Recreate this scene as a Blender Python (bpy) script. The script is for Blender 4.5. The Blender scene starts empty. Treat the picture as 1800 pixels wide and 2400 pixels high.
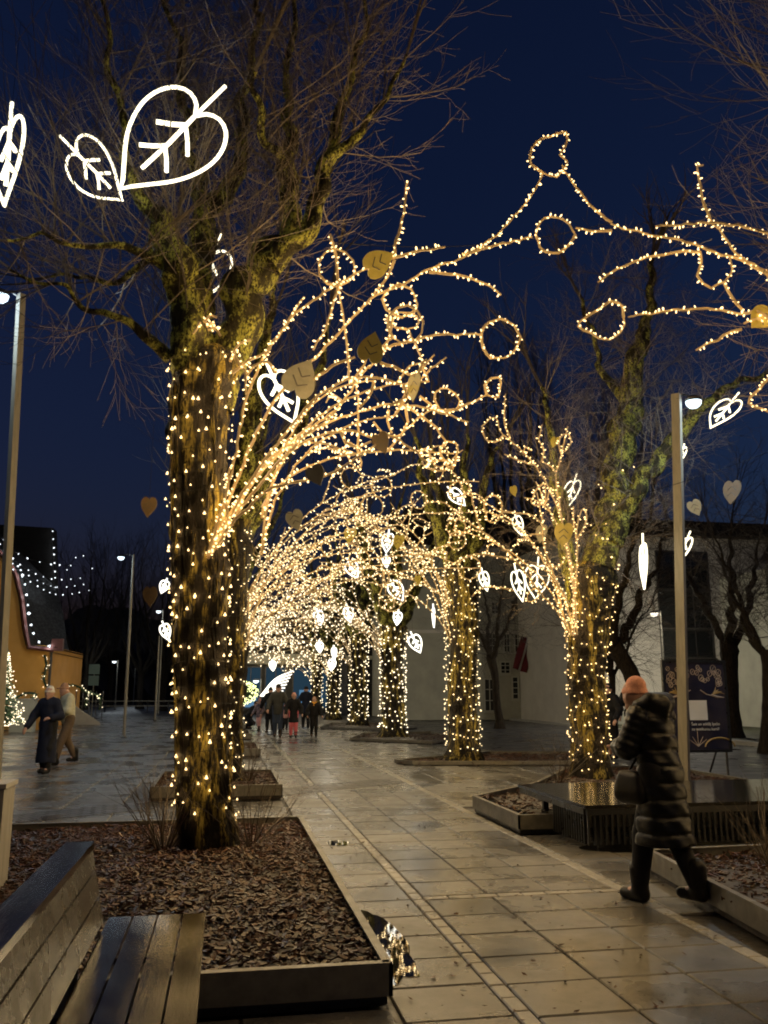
import bpy, math, random
import numpy as np
from mathutils import Vector, Matrix, noise as mnoise

sc = bpy.context.scene
COL = sc.collection
PI = math.pi
R = math.radians

# ------------------------------------------------------------------ camera
FPX, CXP, CYP, CAMH = 1986.0, 900.0, 1200.0, 1.6
PITCH, YAW = math.atan(417 / 1986.0), R(10.45)
cam = bpy.data.cameras.new('camera'); camo = bpy.data.objects.new('camera', cam); COL.objects.link(camo)
cam.sensor_fit = 'VERTICAL'; cam.sensor_height = 36; cam.sensor_width = 27
cam.lens = 36 * FPX / 2400.0
cam.clip_start = 0.05; cam.clip_end = 3000
camo.location = (0, 0, CAMH); camo.rotation_euler = (PI / 2 + PITCH, 0, -YAW)
sc.camera = camo

# ------------------------------------------------------------------ sky
w = bpy.data.worlds.new('World'); sc.world = w; w.use_nodes = True
nt = w.node_tree; nt.nodes.clear()
wo = nt.nodes.new('ShaderNodeOutputWorld'); bg = nt.nodes.new('ShaderNodeBackground')
sky = nt.nodes.new('ShaderNodeTexSky'); sky.sky_type = 'NISHITA'; sky.sun_disc = False
sky.sun_elevation = R(-1.45); sky.sun_rotation = R(100); sky.ozone_density = 3.7; sky.dust_density = 0.4; sky.air_density = 1.0
bg.inputs['Strength'].default_value = 0.15
nt.links.new(sky.outputs[0], bg.inputs[0]); nt.links.new(bg.outputs[0], wo.inputs[0])

# ------------------------------------------------------------------ exposure, sampling
vs = sc.view_settings; vs.view_transform = 'Standard'; vs.look = 'None'; vs.exposure = 0.35; vs.gamma = 1; vs.use_curve_mapping = False
sc.display_settings.display_device = 'sRGB'
cy = sc.cycles
cy.use_denoising = True
try: cy.denoiser = 'OPENIMAGEDENOISE'
except Exception: pass
cy.max_bounces = 5; cy.diffuse_bounces = 2; cy.glossy_bounces = 3; cy.transmission_bounces = 3; cy.transparent_max_bounces = 4
cy.caustics_reflective = False; cy.caustics_refractive = False
cy.sample_clamp_indirect = 2.5; cy.sample_clamp_direct = 2.0
cy.use_light_tree = True; cy.filter_width = 1.9
BULB = 1.75       # output of the fairy lights


# ------------------------------------------------------------------ survey helpers (photo pixel 1800x2400 -> place)
def ray(x, y):
    u = (x - CXP) / FPX; v = -(y - CYP) / FPX
    fy = math.cos(PITCH) - v * math.sin(PITCH); fz = math.sin(PITCH) + v * math.cos(PITCH)
    return np.array([u * math.cos(YAW) + fy * math.sin(YAW), -u * math.sin(YAW) + fy * math.cos(YAW), fz])


def G(x, y, z=0.0):
    r = ray(x, y); return np.array([0, 0, CAMH]) + r * ((z - CAMH) / r[2])


def PY(x, y, Y):
    r = ray(x, y); return np.array([0, 0, CAMH]) + r * (Y / r[1])


def proj(p):
    p = np.asarray(p, float) - [0, 0, CAMH]
    X = p[..., 0] * math.cos(YAW) - p[..., 1] * math.sin(YAW); Y = p[..., 0] * math.sin(YAW) + p[..., 1] * math.cos(YAW)
    d = Y * math.cos(PITCH) + p[..., 2] * math.sin(PITCH); v = -Y * math.sin(PITCH) + p[..., 2] * math.cos(PITCH)
    return CXP + FPX * X / d, CYP - FPX * v / d, d


# ------------------------------------------------------------------ mesh helpers
ORG = {}


class MB:
    def __init__(s): s.v = []; s.q = []; s.t = []; s.n = 0

    def add(s, v, q=None, t=None):
        v = np.asarray(v, float).reshape(-1, 3)
        s.v.append(v)
        if q is not None and len(q): s.q.append(np.asarray(q, int) + s.n)
        if t is not None and len(t): s.t.append(np.asarray(t, int) + s.n)
        s.n += len(v)

    def box(s, c, size, rz=0.0, M=None):
        x, y, z = [a / 2 for a in size]
        v = np.array([[i, j, k] for i in (-x, x) for j in (-y, y) for k in (-z, z)], float)
        if M is not None: v = v @ np.array(M).T
        elif rz:
            ca, sa = math.cos(rz), math.sin(rz); v = v @ np.array([[ca, sa, 0], [-sa, ca, 0], [0, 0, 1]])
        s.add(v + np.asarray(c, float), [[0, 1, 3, 2], [4, 6, 7, 5], [0, 4, 5, 1], [2, 3, 7, 6], [0, 2, 6, 4], [1, 5, 7, 3]])

    def bar(s, a, b, wx, wz):
        a = np.asarray(a, float); b = np.asarray(b, float); s.tube([a, b], [wx / 2, wx / 2], 4, cap=True)

    def tube(s, P, r, n=6, cap=False, closed=False):
        P = np.asarray(P, float); k = len(P)
        r = np.broadcast_to(np.asarray(r, float), (k,))
        if closed: T = np.roll(P, -1, 0) - np.roll(P, 1, 0)
        else: T = np.gradient(P, axis=0)
        T /= (np.linalg.norm(T, axis=1)[:, None] + 1e-9)
        m = np.abs(T).mean(0); ref = np.zeros(3); ref[int(np.argmin(m))] = 1
        U = np.cross(T, ref); U /= (np.linalg.norm(U, axis=1)[:, None] + 1e-9)
        V = np.cross(T, U)
        a = np.arange(n) * 2 * PI / n
        ring = P[:, None] + r[:, None, None] * (np.cos(a)[None, :, None] * U[:, None] + np.sin(a)[None, :, None] * V[:, None])
        kk = k if closed else k - 1
        i = np.arange(kk)[:, None] * n; i2 = ((np.arange(kk) + 1) % k)[:, None] * n
        j = np.arange(n)[None]; j2 = (j + 1) % n
        q = np.stack([i + j, i2 + j, i2 + j2, i + j2], -1).reshape(-1, 4)
        v = ring.reshape(-1, 3); t = None
        if cap:
            v = np.vstack([v, P[0], P[-1]]); c0 = k * n; jj = np.arange(n); jn = (jj + 1) % n
            t = np.vstack([np.stack([np.full(n, c0), jj, jn], -1), np.stack([np.full(n, c0 + 1), (k - 1) * n + jn, (k - 1) * n + jj], -1)])
        s.add(v, q, t)

    def lathe(s, c, prof, n=12):
        c = np.asarray(c, float)
        P = np.array([[0, 0, z] for r_, z in prof]) + c; k = len(prof)
        a = np.arange(n) * 2 * PI / n
        v = np.array([[c[0] + r_ * math.cos(t), c[1] + r_ * math.sin(t), c[2] + z] for r_, z in prof for t in a])
        i = np.arange(k - 1)[:, None] * n; j = np.arange(n)[None]; j2 = (j + 1) % n
        s.add(v, np.stack([i + j, i + j2, i + n + j2, i + n + j], -1).reshape(-1, 4))

    def prism(s, poly, z0, z1):
        poly = np.asarray(poly, float); n = len(poly)
        v = np.vstack([np.c_[poly, np.full(n, z0)], np.c_[poly, np.full(n, z1)]])
        j = np.arange(n); j2 = (j + 1) % n
        t = [[0, a + 1, a] for a in range(1, n - 1)] + [[n, n + a, n + a + 1] for a in range(1, n - 1)]
        s.add(v, np.stack([j, j2, j2 + n, j + n], -1), t)

    def extr(s, poly, o, ux, uy, th):
        """polygon (2-D, star-shaped about its mean) placed at o with axes ux, uy and given thickness"""
        poly = np.asarray(poly, float); n = len(poly); o = np.asarray(o, float); ux = np.asarray(ux, float); uy = np.asarray(uy, float)
        nn = np.cross(ux, uy); nn /= np.linalg.norm(nn)
        c = poly.mean(0)
        pts = np.vstack([poly, c])
        f = o + pts[:, :1] * ux + pts[:, 1:] * uy
        v = np.vstack([f + nn * th / 2, f - nn * th / 2]); m = n + 1
        j = np.arange(n); j2 = (j + 1) % n
        t = np.vstack([np.stack([np.full(n, n), j, j2], -1), np.stack([np.full(n, n + m), j2 + m, j + m], -1)])
        s.add(v, np.stack([j, j + m, j2 + m, j2], -1), t)

    def many(s, base, q, t, pos, M, sc_=None):
        """copies of a template: pos (N,3), M (N,3,3) with columns = local axes"""
        base = np.asarray(base, float); N = len(pos); b = len(base)
        if sc_ is not None: M = M * np.asarray(sc_, float)[:, None, None]
        v = np.einsum('nij,bj->nbi', M, base) + np.asarray(pos)[:, None]
        off = (np.arange(N) * b)[:, None, None]
        s.add(v.reshape(-1, 3), (np.asarray(q)[None] + off).reshape(-1, 4) if q is not None else None,
              (np.asarray(t)[None] + off).reshape(-1, 3) if t is not None else None)

    def mesh(s, name, smooth=False, origin=(0, 0, 0)):
        v = (np.vstack(s.v) if s.v else np.zeros((0, 3))) - np.asarray(origin, float)
        q = np.vstack(s.q) if s.q else np.zeros((0, 4), int); t = np.vstack(s.t) if s.t else np.zeros((0, 3), int)
        me = bpy.data.meshes.new(name)
        me.vertices.add(len(v)); me.vertices.foreach_set('co', v.ravel().astype(np.float32))
        me.loops.add(len(q) * 4 + len(t) * 3)
        me.loops.foreach_set('vertex_index', np.r_[q.ravel(), t.ravel()].astype(np.int32))
        me.polygons.add(len(q) + len(t))
        me.polygons.foreach_set('loop_start', np.r_[np.arange(len(q)) * 4, len(q) * 4 + np.arange(len(t)) * 3].astype(np.int32))
        me.polygons.foreach_set('use_smooth', np.full(len(q) + len(t), bool(smooth)))
        me.update(calc_edges=True)
        return me

    def build(s, name, mat, parent=None, smooth=False, loc=None):
        """parts: vertices are given in world space, the part sits at its parent's origin"""
        if parent is not None: org = ORG[parent.name]
        else: org = np.asarray(loc if loc is not None else (0, 0, 0), float)
        me = s.mesh(name, smooth, org)
        me.materials.append(mat)
        o = bpy.data.objects.new(name, me); COL.objects.link(o)
        if parent is not None: o.parent = parent
        else: o.location = org
        ORG[o.name] = org
        return o


def tag(o, label=None, cat=None, group=None, kind=None):
    if label: o['label'] = label
    if cat: o['category'] = cat
    if group: o['group'] = group
    if kind: o['kind'] = kind
    return o


def empty(name, loc, label=None, cat=None, group=None):
    o = bpy.data.objects.new(name, None); COL.objects.link(o); o.location = [float(a) for a in loc]
    o.empty_display_size = 0.2
    ORG[o.name] = np.asarray(loc, float)
    return tag(o, label, cat, group)


def inst(name, me, loc, parent, rz=0.0):
    o = bpy.data.objects.new(name, me); COL.objects.link(o)
    org = ORG[parent.name] if parent is not None else np.zeros(3)
    o.location = [float(a) for a in np.asarray(loc, float) - org]; o.rotation_euler = (0, 0, rz)
    if parent is not None: o.parent = parent
    ORG[o.name] = np.asarray(loc, float)
    return o


def crom(P, step):
    """Catmull-Rom resample"""
    P = np.asarray(P, float)
    if len(P) == 2: P = np.array([P[0], (P[0] + P[1]) / 2, P[1]])
    Q = np.vstack([2 * P[0] - P[1], P, 2 * P[-1] - P[-2]]); out = []
    for i in range(1, len(Q) - 2):
        n = max(1, int(np.linalg.norm(Q[i + 1][:3] - Q[i][:3]) / step)); t = (np.arange(n) / n)[:, None]
        a, b, c, d = Q[i - 1], Q[i], Q[i + 1], Q[i + 2]
        out.append(0.5 * (2 * b + (c - a) * t + (2 * a - 5 * b + 4 * c - d) * t ** 2 + (3 * b - a - 3 * c + d) * t ** 3))
    out.append(P[-1:]); return np.vstack(out)


# ------------------------------------------------------------------ materials
def new_mat(name):
    m = bpy.data.materials.new(name); m.use_nodes = True
    n = m.node_tree; n.nodes.clear()
    out = n.nodes.new('ShaderNodeOutputMaterial'); p = n.nodes.new('ShaderNodeBsdfPrincipled')
    n.links.new(p.outputs[0], out.inputs[0])
    return m, n, p


def mapcoord(n, scale=(1, 1, 1), kind='pos'):
    if kind == 'pos': src = n.nodes.new('ShaderNodeNewGeometry').outputs['Position']
    else: src = n.nodes.new('ShaderNodeTexCoord').outputs['Object']
    mp = n.nodes.new('ShaderNodeMapping'); mp.inputs['Scale'].default_value = scale
    n.links.new(src, mp.inputs[0]); return mp.outputs[0]


def noise_tex(n, co, scale, detail=4, rough=.6):
    t = n.nodes.new('ShaderNodeTexNoise'); t.inputs['Scale'].default_value = scale; t.inputs['Detail'].default_value = detail
    t.inputs['Roughness'].default_value = rough; n.links.new(co, t.inputs['Vector']); return t.outputs['Fac']


def ramp(n, src, stops):
    r = n.nodes.new('ShaderNodeValToRGB'); e = r.color_ramp.elements
    while len(e) < len(stops): e.new(.5)
    for i, (p, c) in enumerate(stops):
        e[i].position = p; e[i].color = (c, c, c, 1) if isinstance(c, (int, float)) else (*c, 1)
    n.links.new(src, r.inputs[0]); return r.outputs[0]


def mixc(n, fac, a, b, blend='MIX'):
    m = n.nodes.new('ShaderNodeMix'); m.data_type = 'RGBA'; m.blend_type = blend
    for sock, val in ((m.inputs[0], fac), (m.inputs[6], a), (m.inputs[7], b)):
        if isinstance(val, bpy.types.NodeSocket): n.links.new(val, sock)
        elif isinstance(val, (int, float)): sock.default_value = val if sock == m.inputs[0] else (val, val, val, 1)
        else: sock.default_value = (*val, 1)
    return m.outputs[2]


def bump(n, p, h, strength=.4, dist=.02):
    b = n.nodes.new('ShaderNodeBump'); b.inputs['Strength'].default_value = strength; b.inputs['Distance'].default_value = dist
    n.links.new(h, b.inputs['Height']); n.links.new(b.outputs[0], p.inputs['Normal'])


def simple(name, c1, c2=None, scale=8, rough=(.5, .8), bmp=.2, metallic=0, stretch=(1, 1, 1), var=.0, dist=.01, kind='pos', spec=.5, coat=0):
    m, n, p = new_mat(name)
    co = mapcoord(n, stretch, kind)
    f = noise_tex(n, co, scale)
    fac = ramp(n, f, [(.3, 0.0), (.7, 1.0)])
    col = mixc(n, fac, c1, c2 or c1)
    if var:
        oi = n.nodes.new('ShaderNodeObjectInfo'); g = n.nodes.new('ShaderNodeNewGeometry')
        add = n.nodes.new('ShaderNodeMath'); add.operation = 'ADD'; n.links.new(oi.outputs['Random'], add.inputs[0]); n.links.new(g.outputs['Random Per Island'], add.inputs[1])
        fr = n.nodes.new('ShaderNodeMath'); fr.operation = 'FRACT'; n.links.new(add.outputs[0], fr.inputs[0])
        v = ramp(n, fr.outputs[0], [(0.0, 1 - var), (1.0, 1.0)])
        col = mixc(n, 1.0, col, v, 'MULTIPLY')
    n.links.new(col, p.inputs['Base Color'])
    f2 = noise_tex(n, co, scale * .35, 3)
    n.links.new(ramp(n, f2, [(.35, rough[0]), (.65, rough[1])]), p.inputs['Roughness'])
    p.inputs['Metallic'].default_value = metallic
    p.inputs['Specular IOR Level'].default_value = spec
    if coat: p.inputs['Coat Weight'].default_value = coat; p.inputs['Coat Roughness'].default_value = .12
    if bmp: bump(n, p, f, bmp, dist)
    return m


def emit(name, col, strength, sampling='FRONT'):
    m = bpy.data.materials.new(name); m.use_nodes = True; n = m.node_tree; n.nodes.clear()
    out = n.nodes.new('ShaderNodeOutputMaterial'); e = n.nodes.new('ShaderNodeEmission')
    e.inputs[0].default_value = (*col, 1); e.inputs[1].default_value = strength
    n.links.new(e.outputs[0], out.inputs[0])
    m.cycles.emission_sampling = sampling
    return m


def bark_mat(name, c_dark, c_mid, c_moss, moss=.5, bstr=.9, mz=.6):
    m, n, p = new_mat(name)
    co = mapcoord(n, (1, 1, .16)); co2 = mapcoord(n, (1, 1, mz))
    f = noise_tex(n, co, 26, 5, .7); g = noise_tex(n, co2, 7, 5, .65); h = noise_tex(n, co2, 42, 3, .6)
    base = mixc(n, ramp(n, f, [(.35, 0.0), (.65, 1.0)]), c_dark, c_mid)
    mk = n.nodes.new('ShaderNodeMath'); mk.operation = 'MULTIPLY'
    n.links.new(ramp(n, g, [(1 - moss - .06, 0.0), (1 - moss + .06, 1.0)]), mk.inputs[0]); n.links.new(ramp(n, h, [(.42, 0.0), (.52, 1.0)]), mk.inputs[1])
    col = mixc(n, mk.outputs[0], base, c_moss)
    n.links.new(col, p.inputs['Base Color']); p.inputs['Roughness'].default_value = .8; p.inputs['Specular IOR Level'].default_value = .1
    hh = n.nodes.new('ShaderNodeMath'); hh.operation = 'MULTIPLY_ADD'; hh.inputs[1].default_value = .5
    n.links.new(h, hh.inputs[0]); n.links.new(f, hh.inputs[2])
    bump(n, p, hh.outputs[0], bstr, .07)
    return m


def wood_mat(name, c1, c2, axis=1, rmax=.3, bs=.2):
    """wet varnished boards, grain along world axis"""
    m, n, p = new_mat(name)
    s = [14, 14, 14]; s[axis] = .9
    co = mapcoord(n, tuple(s)); f = noise_tex(n, co, 3.0, 6, .7)
    co2 = mapcoord(n, (1, 1, 1)); g = noise_tex(n, co2, 3.2, 5, .7); k = noise_tex(n, co2, 30, 2, .5)
    co3 = mapcoord(n, (1, .12, 1)); w = noise_tex(n, co3, 90, 3, .7)
    col = mixc(n, ramp(n, f, [(.3, 0.0), (.7, 1.0)]), c1, c2)
    col = mixc(n, ramp(n, k, [(.70, 0.0), (.78, .8)]), col, (.008, .006, .004))
    n.links.new(col, p.inputs['Base Color'])
    n.links.new(ramp(n, g, [(.3, .05), (.7, rmax)]), p.inputs['Roughness'])
    hh = n.nodes.new('ShaderNodeMath'); hh.operation = 'MULTIPLY_ADD'; hh.inputs[1].default_value = .5
    n.links.new(w, hh.inputs[0]); n.links.new(f, hh.inputs[2]); bump(n, p, hh.outputs[0], bs, .012)
    return m


def slab_mat(name, c1, c2, var=.3, r0=.22, r1=.5):
    m, n, p = new_mat(name)
    co = mapcoord(n); f = noise_tex(n, co, 2.2, 5, .6); g = noise_tex(n, co, 130, 2, .5); k = noise_tex(n, co, 17, 4, .7); wt = noise_tex(n, co, .9, 4, .6)
    col = mixc(n, ramp(n, f, [(.3, 0.0), (.7, 1.0)]), c1, c2)
    oi = n.nodes.new('ShaderNodeObjectInfo'); ge = n.nodes.new('ShaderNodeNewGeometry')
    add = n.nodes.new('ShaderNodeMath'); add.operation = 'ADD'; n.links.new(oi.outputs['Random'], add.inputs[0]); n.links.new(ge.outputs['Random Per Island'], add.inputs[1])
    fr = n.nodes.new('ShaderNodeMath'); fr.operation = 'FRACT'; n.links.new(add.outputs[0], fr.inputs[0])
    col = mixc(n, 1.0, col, ramp(n, fr.outputs[0], [(0.0, 1 - var), (1.0, 1.0)]), 'MULTIPLY')
    col = mixc(n, ramp(n, k, [(.52, 0.0), (.85, .7)]), col, tuple(a * .35 for a in c1))
    col = mixc(n, .35, col, g, 'OVERLAY')
    st = noise_tex(n, co, .55, 6, .72); sp = noise_tex(n, co, 55, 1, .4)
    col = mixc(n, 1.0, col, ramp(n, st, [(.35, .62), (.6, 1.0)]), 'MULTIPLY'); col = mixc(n, ramp(n, sp, [(.74, 0.0), (.78, .6)]), col, (.02, .018, .015))
    n.links.new(col, p.inputs['Base Color'])
    n.links.new(ramp(n, wt, [(.38, r0), (.62, r1)]), p.inputs['Roughness'])
    bump(n, p, g, .25, .004)
    return m


M = {}
M['bark'] = bark_mat('mossy_bark', (.002, .0016, .001), (.013, .0095, .006), (.30, .23, .05), .43, mz=.2)
M['bark_limb'] = bark_mat('lichen_bark', (.006, .005, .003), (.030, .026, .013), (.34, .34, .075), .48)
M['bark_dark'] = bark_mat('dark_bark', (.012, .009, .007), (.05, .038, .026), (.07, .07, .03), .35)
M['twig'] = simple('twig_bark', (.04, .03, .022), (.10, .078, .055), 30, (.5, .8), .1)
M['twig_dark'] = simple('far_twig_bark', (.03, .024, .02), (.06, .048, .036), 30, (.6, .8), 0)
M['rod'] = simple('clear_cable_on_rod', (.40, .30, .16), (.54, .42, .25), 60, (.3, .5), .2)
M['cable'] = simple('black_cable', (.006, .006, .005), None, 20, (.6, .8), 0, spec=.05)
M['bulb'] = emit('warm_bulb', (1.0, .66, .28), 48 * BULB)
M['bulb_mid'] = emit('warm_bulb_mid', (1.0, .74, .38), 31 * BULB)
M['bulb_far'] = emit('warm_bulb_far', (1.0, .82, .53), 12 * BULB)
M['bulb_cool'] = emit('cool_bulb', (.85, .93, 1.0), 30)
M['neon'] = emit('neon_tube', (1.0, .90, .62), 5.0, 'FRONT_BACK')
M['neon_far'] = emit('neon_tube_far', (1.0, .95, .80), 4.0, 'FRONT_BACK')
M['gold'] = simple('gold_sheet', (.42, .35, .06), (.54, .45, .10), 12, (.35, .55), .1, .0, var=.45)
M['paleleaf'] = simple('grey_sheet', (.22, .215, .165), (.30, .29, .225), 12, (.35, .55), .1, .1, var=.3)
M['brownleaf'] = simple('brown_sheet', (.06, .038, .016), (.085, .055, .022), 12, (.4, .6), .1, .0, var=.3)
M['soil'] = simple('wet_soil', (.012, .008, .006), (.03, .02, .013), 20, (.5, .8), .6)
M['chips'] = simple('bark_mulch', (.030, .012, .005), (.10, .042, .018), 25, (.3, .6), .3, var=.7, spec=.25)
M['rim'] = simple('galvanised_edging', (.10, .095, .08), (.17, .16, .135), 10, (.35, .6), .15, .35, dist=.003)
M['slab'] = slab_mat('beige_paving', (.112, .108, .098), (.168, .163, .148), .42, .10, .46)
M['sett'] = slab_mat('pale_setts', (.28, .265, .225), (.36, .345, .295), .25)
M['cobble'] = slab_mat('dark_setts', (.05, .048, .045), (.085, .08, .072), .4, .2, .5)
M['plaza'] = slab_mat('grey_paving', (.125, .122, .112), (.178, .174, .16), .42, .12, .46)
M['joint'] = simple('paving_joint', (.012, .010, .008), (.024, .02, .015), 30, (.4, .7), .2)
M['asphalt'] = simple('wet_asphalt', (.028, .029, .032), (.06, .06, .064), 3, (.22, .5), .25)
M['lawn'] = simple('winter_turf', (.02, .025, .01), (.05, .05, .022), 6, (.6, .8), .4)
M['wood_seat'] = wood_mat('wet_seat_boards', (.006, .005, .0035), (.022, .016, .010), 1, .12, .09)
M['wood_back'] = wood_mat('grey_back_boards', (.036, .032, .025), (.075, .067, .05), 1, .45, .2)
M['blackmetal'] = simple('black_metal', (.008, .008, .008), (.015, .015, .014), 20, (.25, .45), .1)
M['wetblack'] = simple('wet_black_boards', (.012, .012, .011), (.022, .021, .018), 8, (.03, .14), .05, stretch=(1, 8, 8))
M['post'] = simple('grey_post', (.20, .19, .155), (.29, .275, .225), 6, (.5, .75), .2, stretch=(4, 4, .5))
M['pole'] = simple('galvanised_pole', (.20, .19, .16), (.26, .25, .21), 9, (.35, .55), .05, .5)
M['lamp'] = emit('lamp_lens', (.74, .90, 1.0), 650, 'FRONT_BACK')
M['lamp_road'] = emit('road_lamp_lens', (1.0, .9, .72), 900, 'FRONT_BACK')
M['lamp_far'] = emit('lamp_lens_far', (.86, .95, 1.0), 150, 'FRONT_BACK')
M['lamp_teal'] = emit('lamp_lens_teal', (.5, 1.0, .85), 80)
M['plaster'] = simple('pale_plaster', (.50, .47, .40), (.60, .57, .49), 1.2, (.7, .9), .15, dist=.01)
M['plaster_dark'] = simple('grey_plaster', (.30, .30, .245), (.40, .395, .32), 1.2, (.7, .9), .15)
M['plaster_orange'] = simple('orange_plaster', (.62, .31, .06), (.70, .36, .08), 2, (.7, .9), .1)
M['shopwall'] = simple('dark_render', (.035, .034, .03), (.05, .048, .043), 2, (.7, .9), .1, spec=.15)
M['roof'] = simple('dark_roof', (.007, .0065, .0065), (.015, .014, .013), 6, (.6, .85), .5, stretch=(1, 1, 6), spec=.12)
M['redtrim'] = simple('dark_red_trim', (.10, .03, .025), (.14, .045, .035), 6, (.5, .7), .1)
M['glass'] = simple('dark_glass', (.008, .009, .01), (.014, .015, .017), 3, (.05, .12), 0, 0)
M['frame_w'] = simple('painted_frame', (.42, .42, .36), None, 9, (.4, .6), 0)
M['frame_d'] = simple('dark_frame', (.035, .032, .028), None, 9, (.4, .6), 0)
M['bluewin'] = emit('blue_lit_window', (.06, .14, .22), .22)
M['bluepanel'] = emit('blue_screen', (.16, .36, .60), .45)
M['skin'] = simple('skin', (.42, .24, .17), (.48, .28, .2), 12, (.4, .6), .05)
M['concrete'] = simple('light_concrete', (.30, .29, .26), (.36, .35, .31), 5, (.6, .8), .2)


def cloth(name, c, rough=(.6, .85), sc_=30, b=.15, c2=None):
    return simple(name, c, c2 or tuple(a * 1.35 for a in c), sc_, rough, b, kind='pos', spec=.15)


# ------------------------------------------------------------------ ground
rng = random.Random(7)
nrg = np.random.default_rng(11)
g = MB(); g.add([[-700, -300, 0], [700, -300, 0], [700, 1100, 0], [-700, 1100, 0]], [[0, 1, 2, 3]])
o = g.build('ground', M['asphalt'], None); o.location.z = -.06; tag(o, kind='structure')

PLANTERS = []      # polygons with no paving inside


def inside(poly, x, y):
    c = False; n = len(poly)
    for i in range(n):
        x1, y1 = poly[i]; x2, y2 = poly[(i + 1) % n]
        if (y1 > y) != (y2 > y) and x < (x2 - x1) * (y - y1) / (y2 - y1) + x1: c = not c
    return c


P1 = [(-2.25, 4.72), (.92, 4.72), (.92, 10.08), (-2.25, 10.08)]
LEFTP = [P1] + [[(-1.02, y0), (.92, y0), (.92, y1), (-1.02, y1)] for y0, y1 in ((13.4, 15.95), (21.4, 24.2), (28.8, 31.4), (36.0, 38.6), (43.4, 46.0))]
RP1 = [(3.34, 9.69), (8.3, 9.69), (8.3, 15.6), (6.2, 15.3), (4.75, 13.0), (3.34, 11.55)]
RP2 = [(3.40, 4.6), (6.6, 4.5), (7.0, 7.62), (3.76, 7.48)]
RP3 = [(4.05, 18.55), (7.4, 18.0), (9.2, 20.6), (6.6, 21.2), (3.75, 19.1)]
RP4 = [(4.0, 27.8), (6.2, 25.6), (8.0, 27.5), (7.6, 31.6), (5.0, 31.4)]
RP5 = [(4.0, 36.5), (6.2, 34.2), (8.2, 36.5), (7.8, 41.0), (5.0, 41.0)]
RIGHTP = [RP2, RP1, RP3, RP4, RP5]
PLANTERS = LEFTP + RIGHTP


def slab_mesh(sx, sy, t=.05, ch=.007):
    b = MB(); x, y = sx / 2, sy / 2
    v = [[-x, -y, -t], [x, -y, -t], [x, y, -t], [-x, y, -t], [-x, -y, -ch], [x, -y, -ch], [x, y, -ch], [-x, y, -ch],
         [-x + ch, -y + ch, 0], [x - ch, -y + ch, 0], [x - ch, y - ch, 0], [-x + ch, y - ch, 0]]
    q = [[8, 9, 10, 11]]
    for i in range(4):
        j = (i + 1) % 4; q.append([i, j, j + 4, i + 4]); q.append([i + 4, j + 4, j + 8, i + 8])
    return np.array(v, float), np.array(q)


def paving(parent, name, cells, mat, limit=300, gap=.014):
    """cells: (x0, x1, y0, y1); the ones that show largest become single pieces, the rest one joined part"""
    keep = []
    for (x0, x1, y0, y1) in cells:
        cxm, cym = (x0 + x1) / 2, (y0 + y1) / 2
        if any(inside(p, cxm, cym) for p in PLANTERS): continue
        px, py, d = proj([cxm, cym, 0])
        vis = 1 if (d > .5 and -60 < px < 1860 and py < 2460) else 0
        keep.append((vis * (x1 - x0) * (y1 - y0) / max(d, .5) ** 3 + 1e-9 / max(abs(d), .5), x0, x1, y0, y1))
    keep.sort(reverse=True)
    cache = {}
    rest = MB()
    for i, (a, x0, x1, y0, y1) in enumerate(keep):
        sx, sy = x1 - x0 - gap, y1 - y0 - gap
        z = rng.uniform(-.002, .0015)
        c = ((x0 + x1) / 2, (y0 + y1) / 2, z)
        if i < limit and a > 2e-9:
            key = (round(sx, 3), round(sy, 3))
            if key not in cache:
                b = MB(); v, q = slab_mesh(sx, sy); b.add(v, q); me = b.mesh(name); me.materials.append(mat); cache[key] = me
            inst(name, cache[key], c, parent)
        else:
            v, q = slab_mesh(sx, sy); rest.add(v + np.array(c), q)
    if rest.n: tag(rest.build(name + '_field', mat, parent), kind='stuff')


def sheet(name, x0, x1, y0, y1, z, mat):
    b = MB(); b.add([[x0, y0, z], [x1, y0, z], [x1, y1, z], [x0, y1, z]], [[0, 1, 2, 3]])
    return tag(b.build(name, mat), kind='structure')


# central path
path = sheet('path', .90, 7.3, .5, 62, -.02, M['joint'])
cells = []
cx3 = [1.60, 2.14, 2.68, 3.22]
ys = [6.90 - .49 * i for i in range(13)]
yb = [7.02 + .49 * i for i in range(60)]
for i in range(12):
    for a, b_ in zip(cx3[:-1], cx3[1:]): cells.append((a, b_, ys[i + 1], ys[i]))
for j in range(59):
    off = .18 if (j // 1) % 3 == 1 else 0
    for a, b_ in zip(cx3[:-1], cx3[1:]): cells.append((a, b_, yb[j], yb[j + 1]))
for j in range(-12, 70):
    y0 = 6.94 + .49 * j
    cells.append((.93, 1.50, y0, y0 + .49)); cells.append((3.33, 3.90, y0 + .2, y0 + .69))
    for k in range(6):
        cells.append((3.90 + .55 * k, 4.45 + .55 * k, y0 + .2 * (k % 2), y0 + .49 + .2 * (k % 2)))
paving(path, 'paving_slab', cells, M['slab'])
cells = []
for j in range(-16, 150):
    y0 = 6.94 + .2 * j
    cells.append((1.50, 1.60, y0, y0 + .2)); cells.append((3.22, 3.33, y0, y0 + .2))
for j in range(8): cells.append((1.60 + .2025 * j, 1.8025 + .2025 * j, 6.905, 7.015))
paving(path, 'edge_sett', cells, M['sett'], 300, .010)

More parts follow.
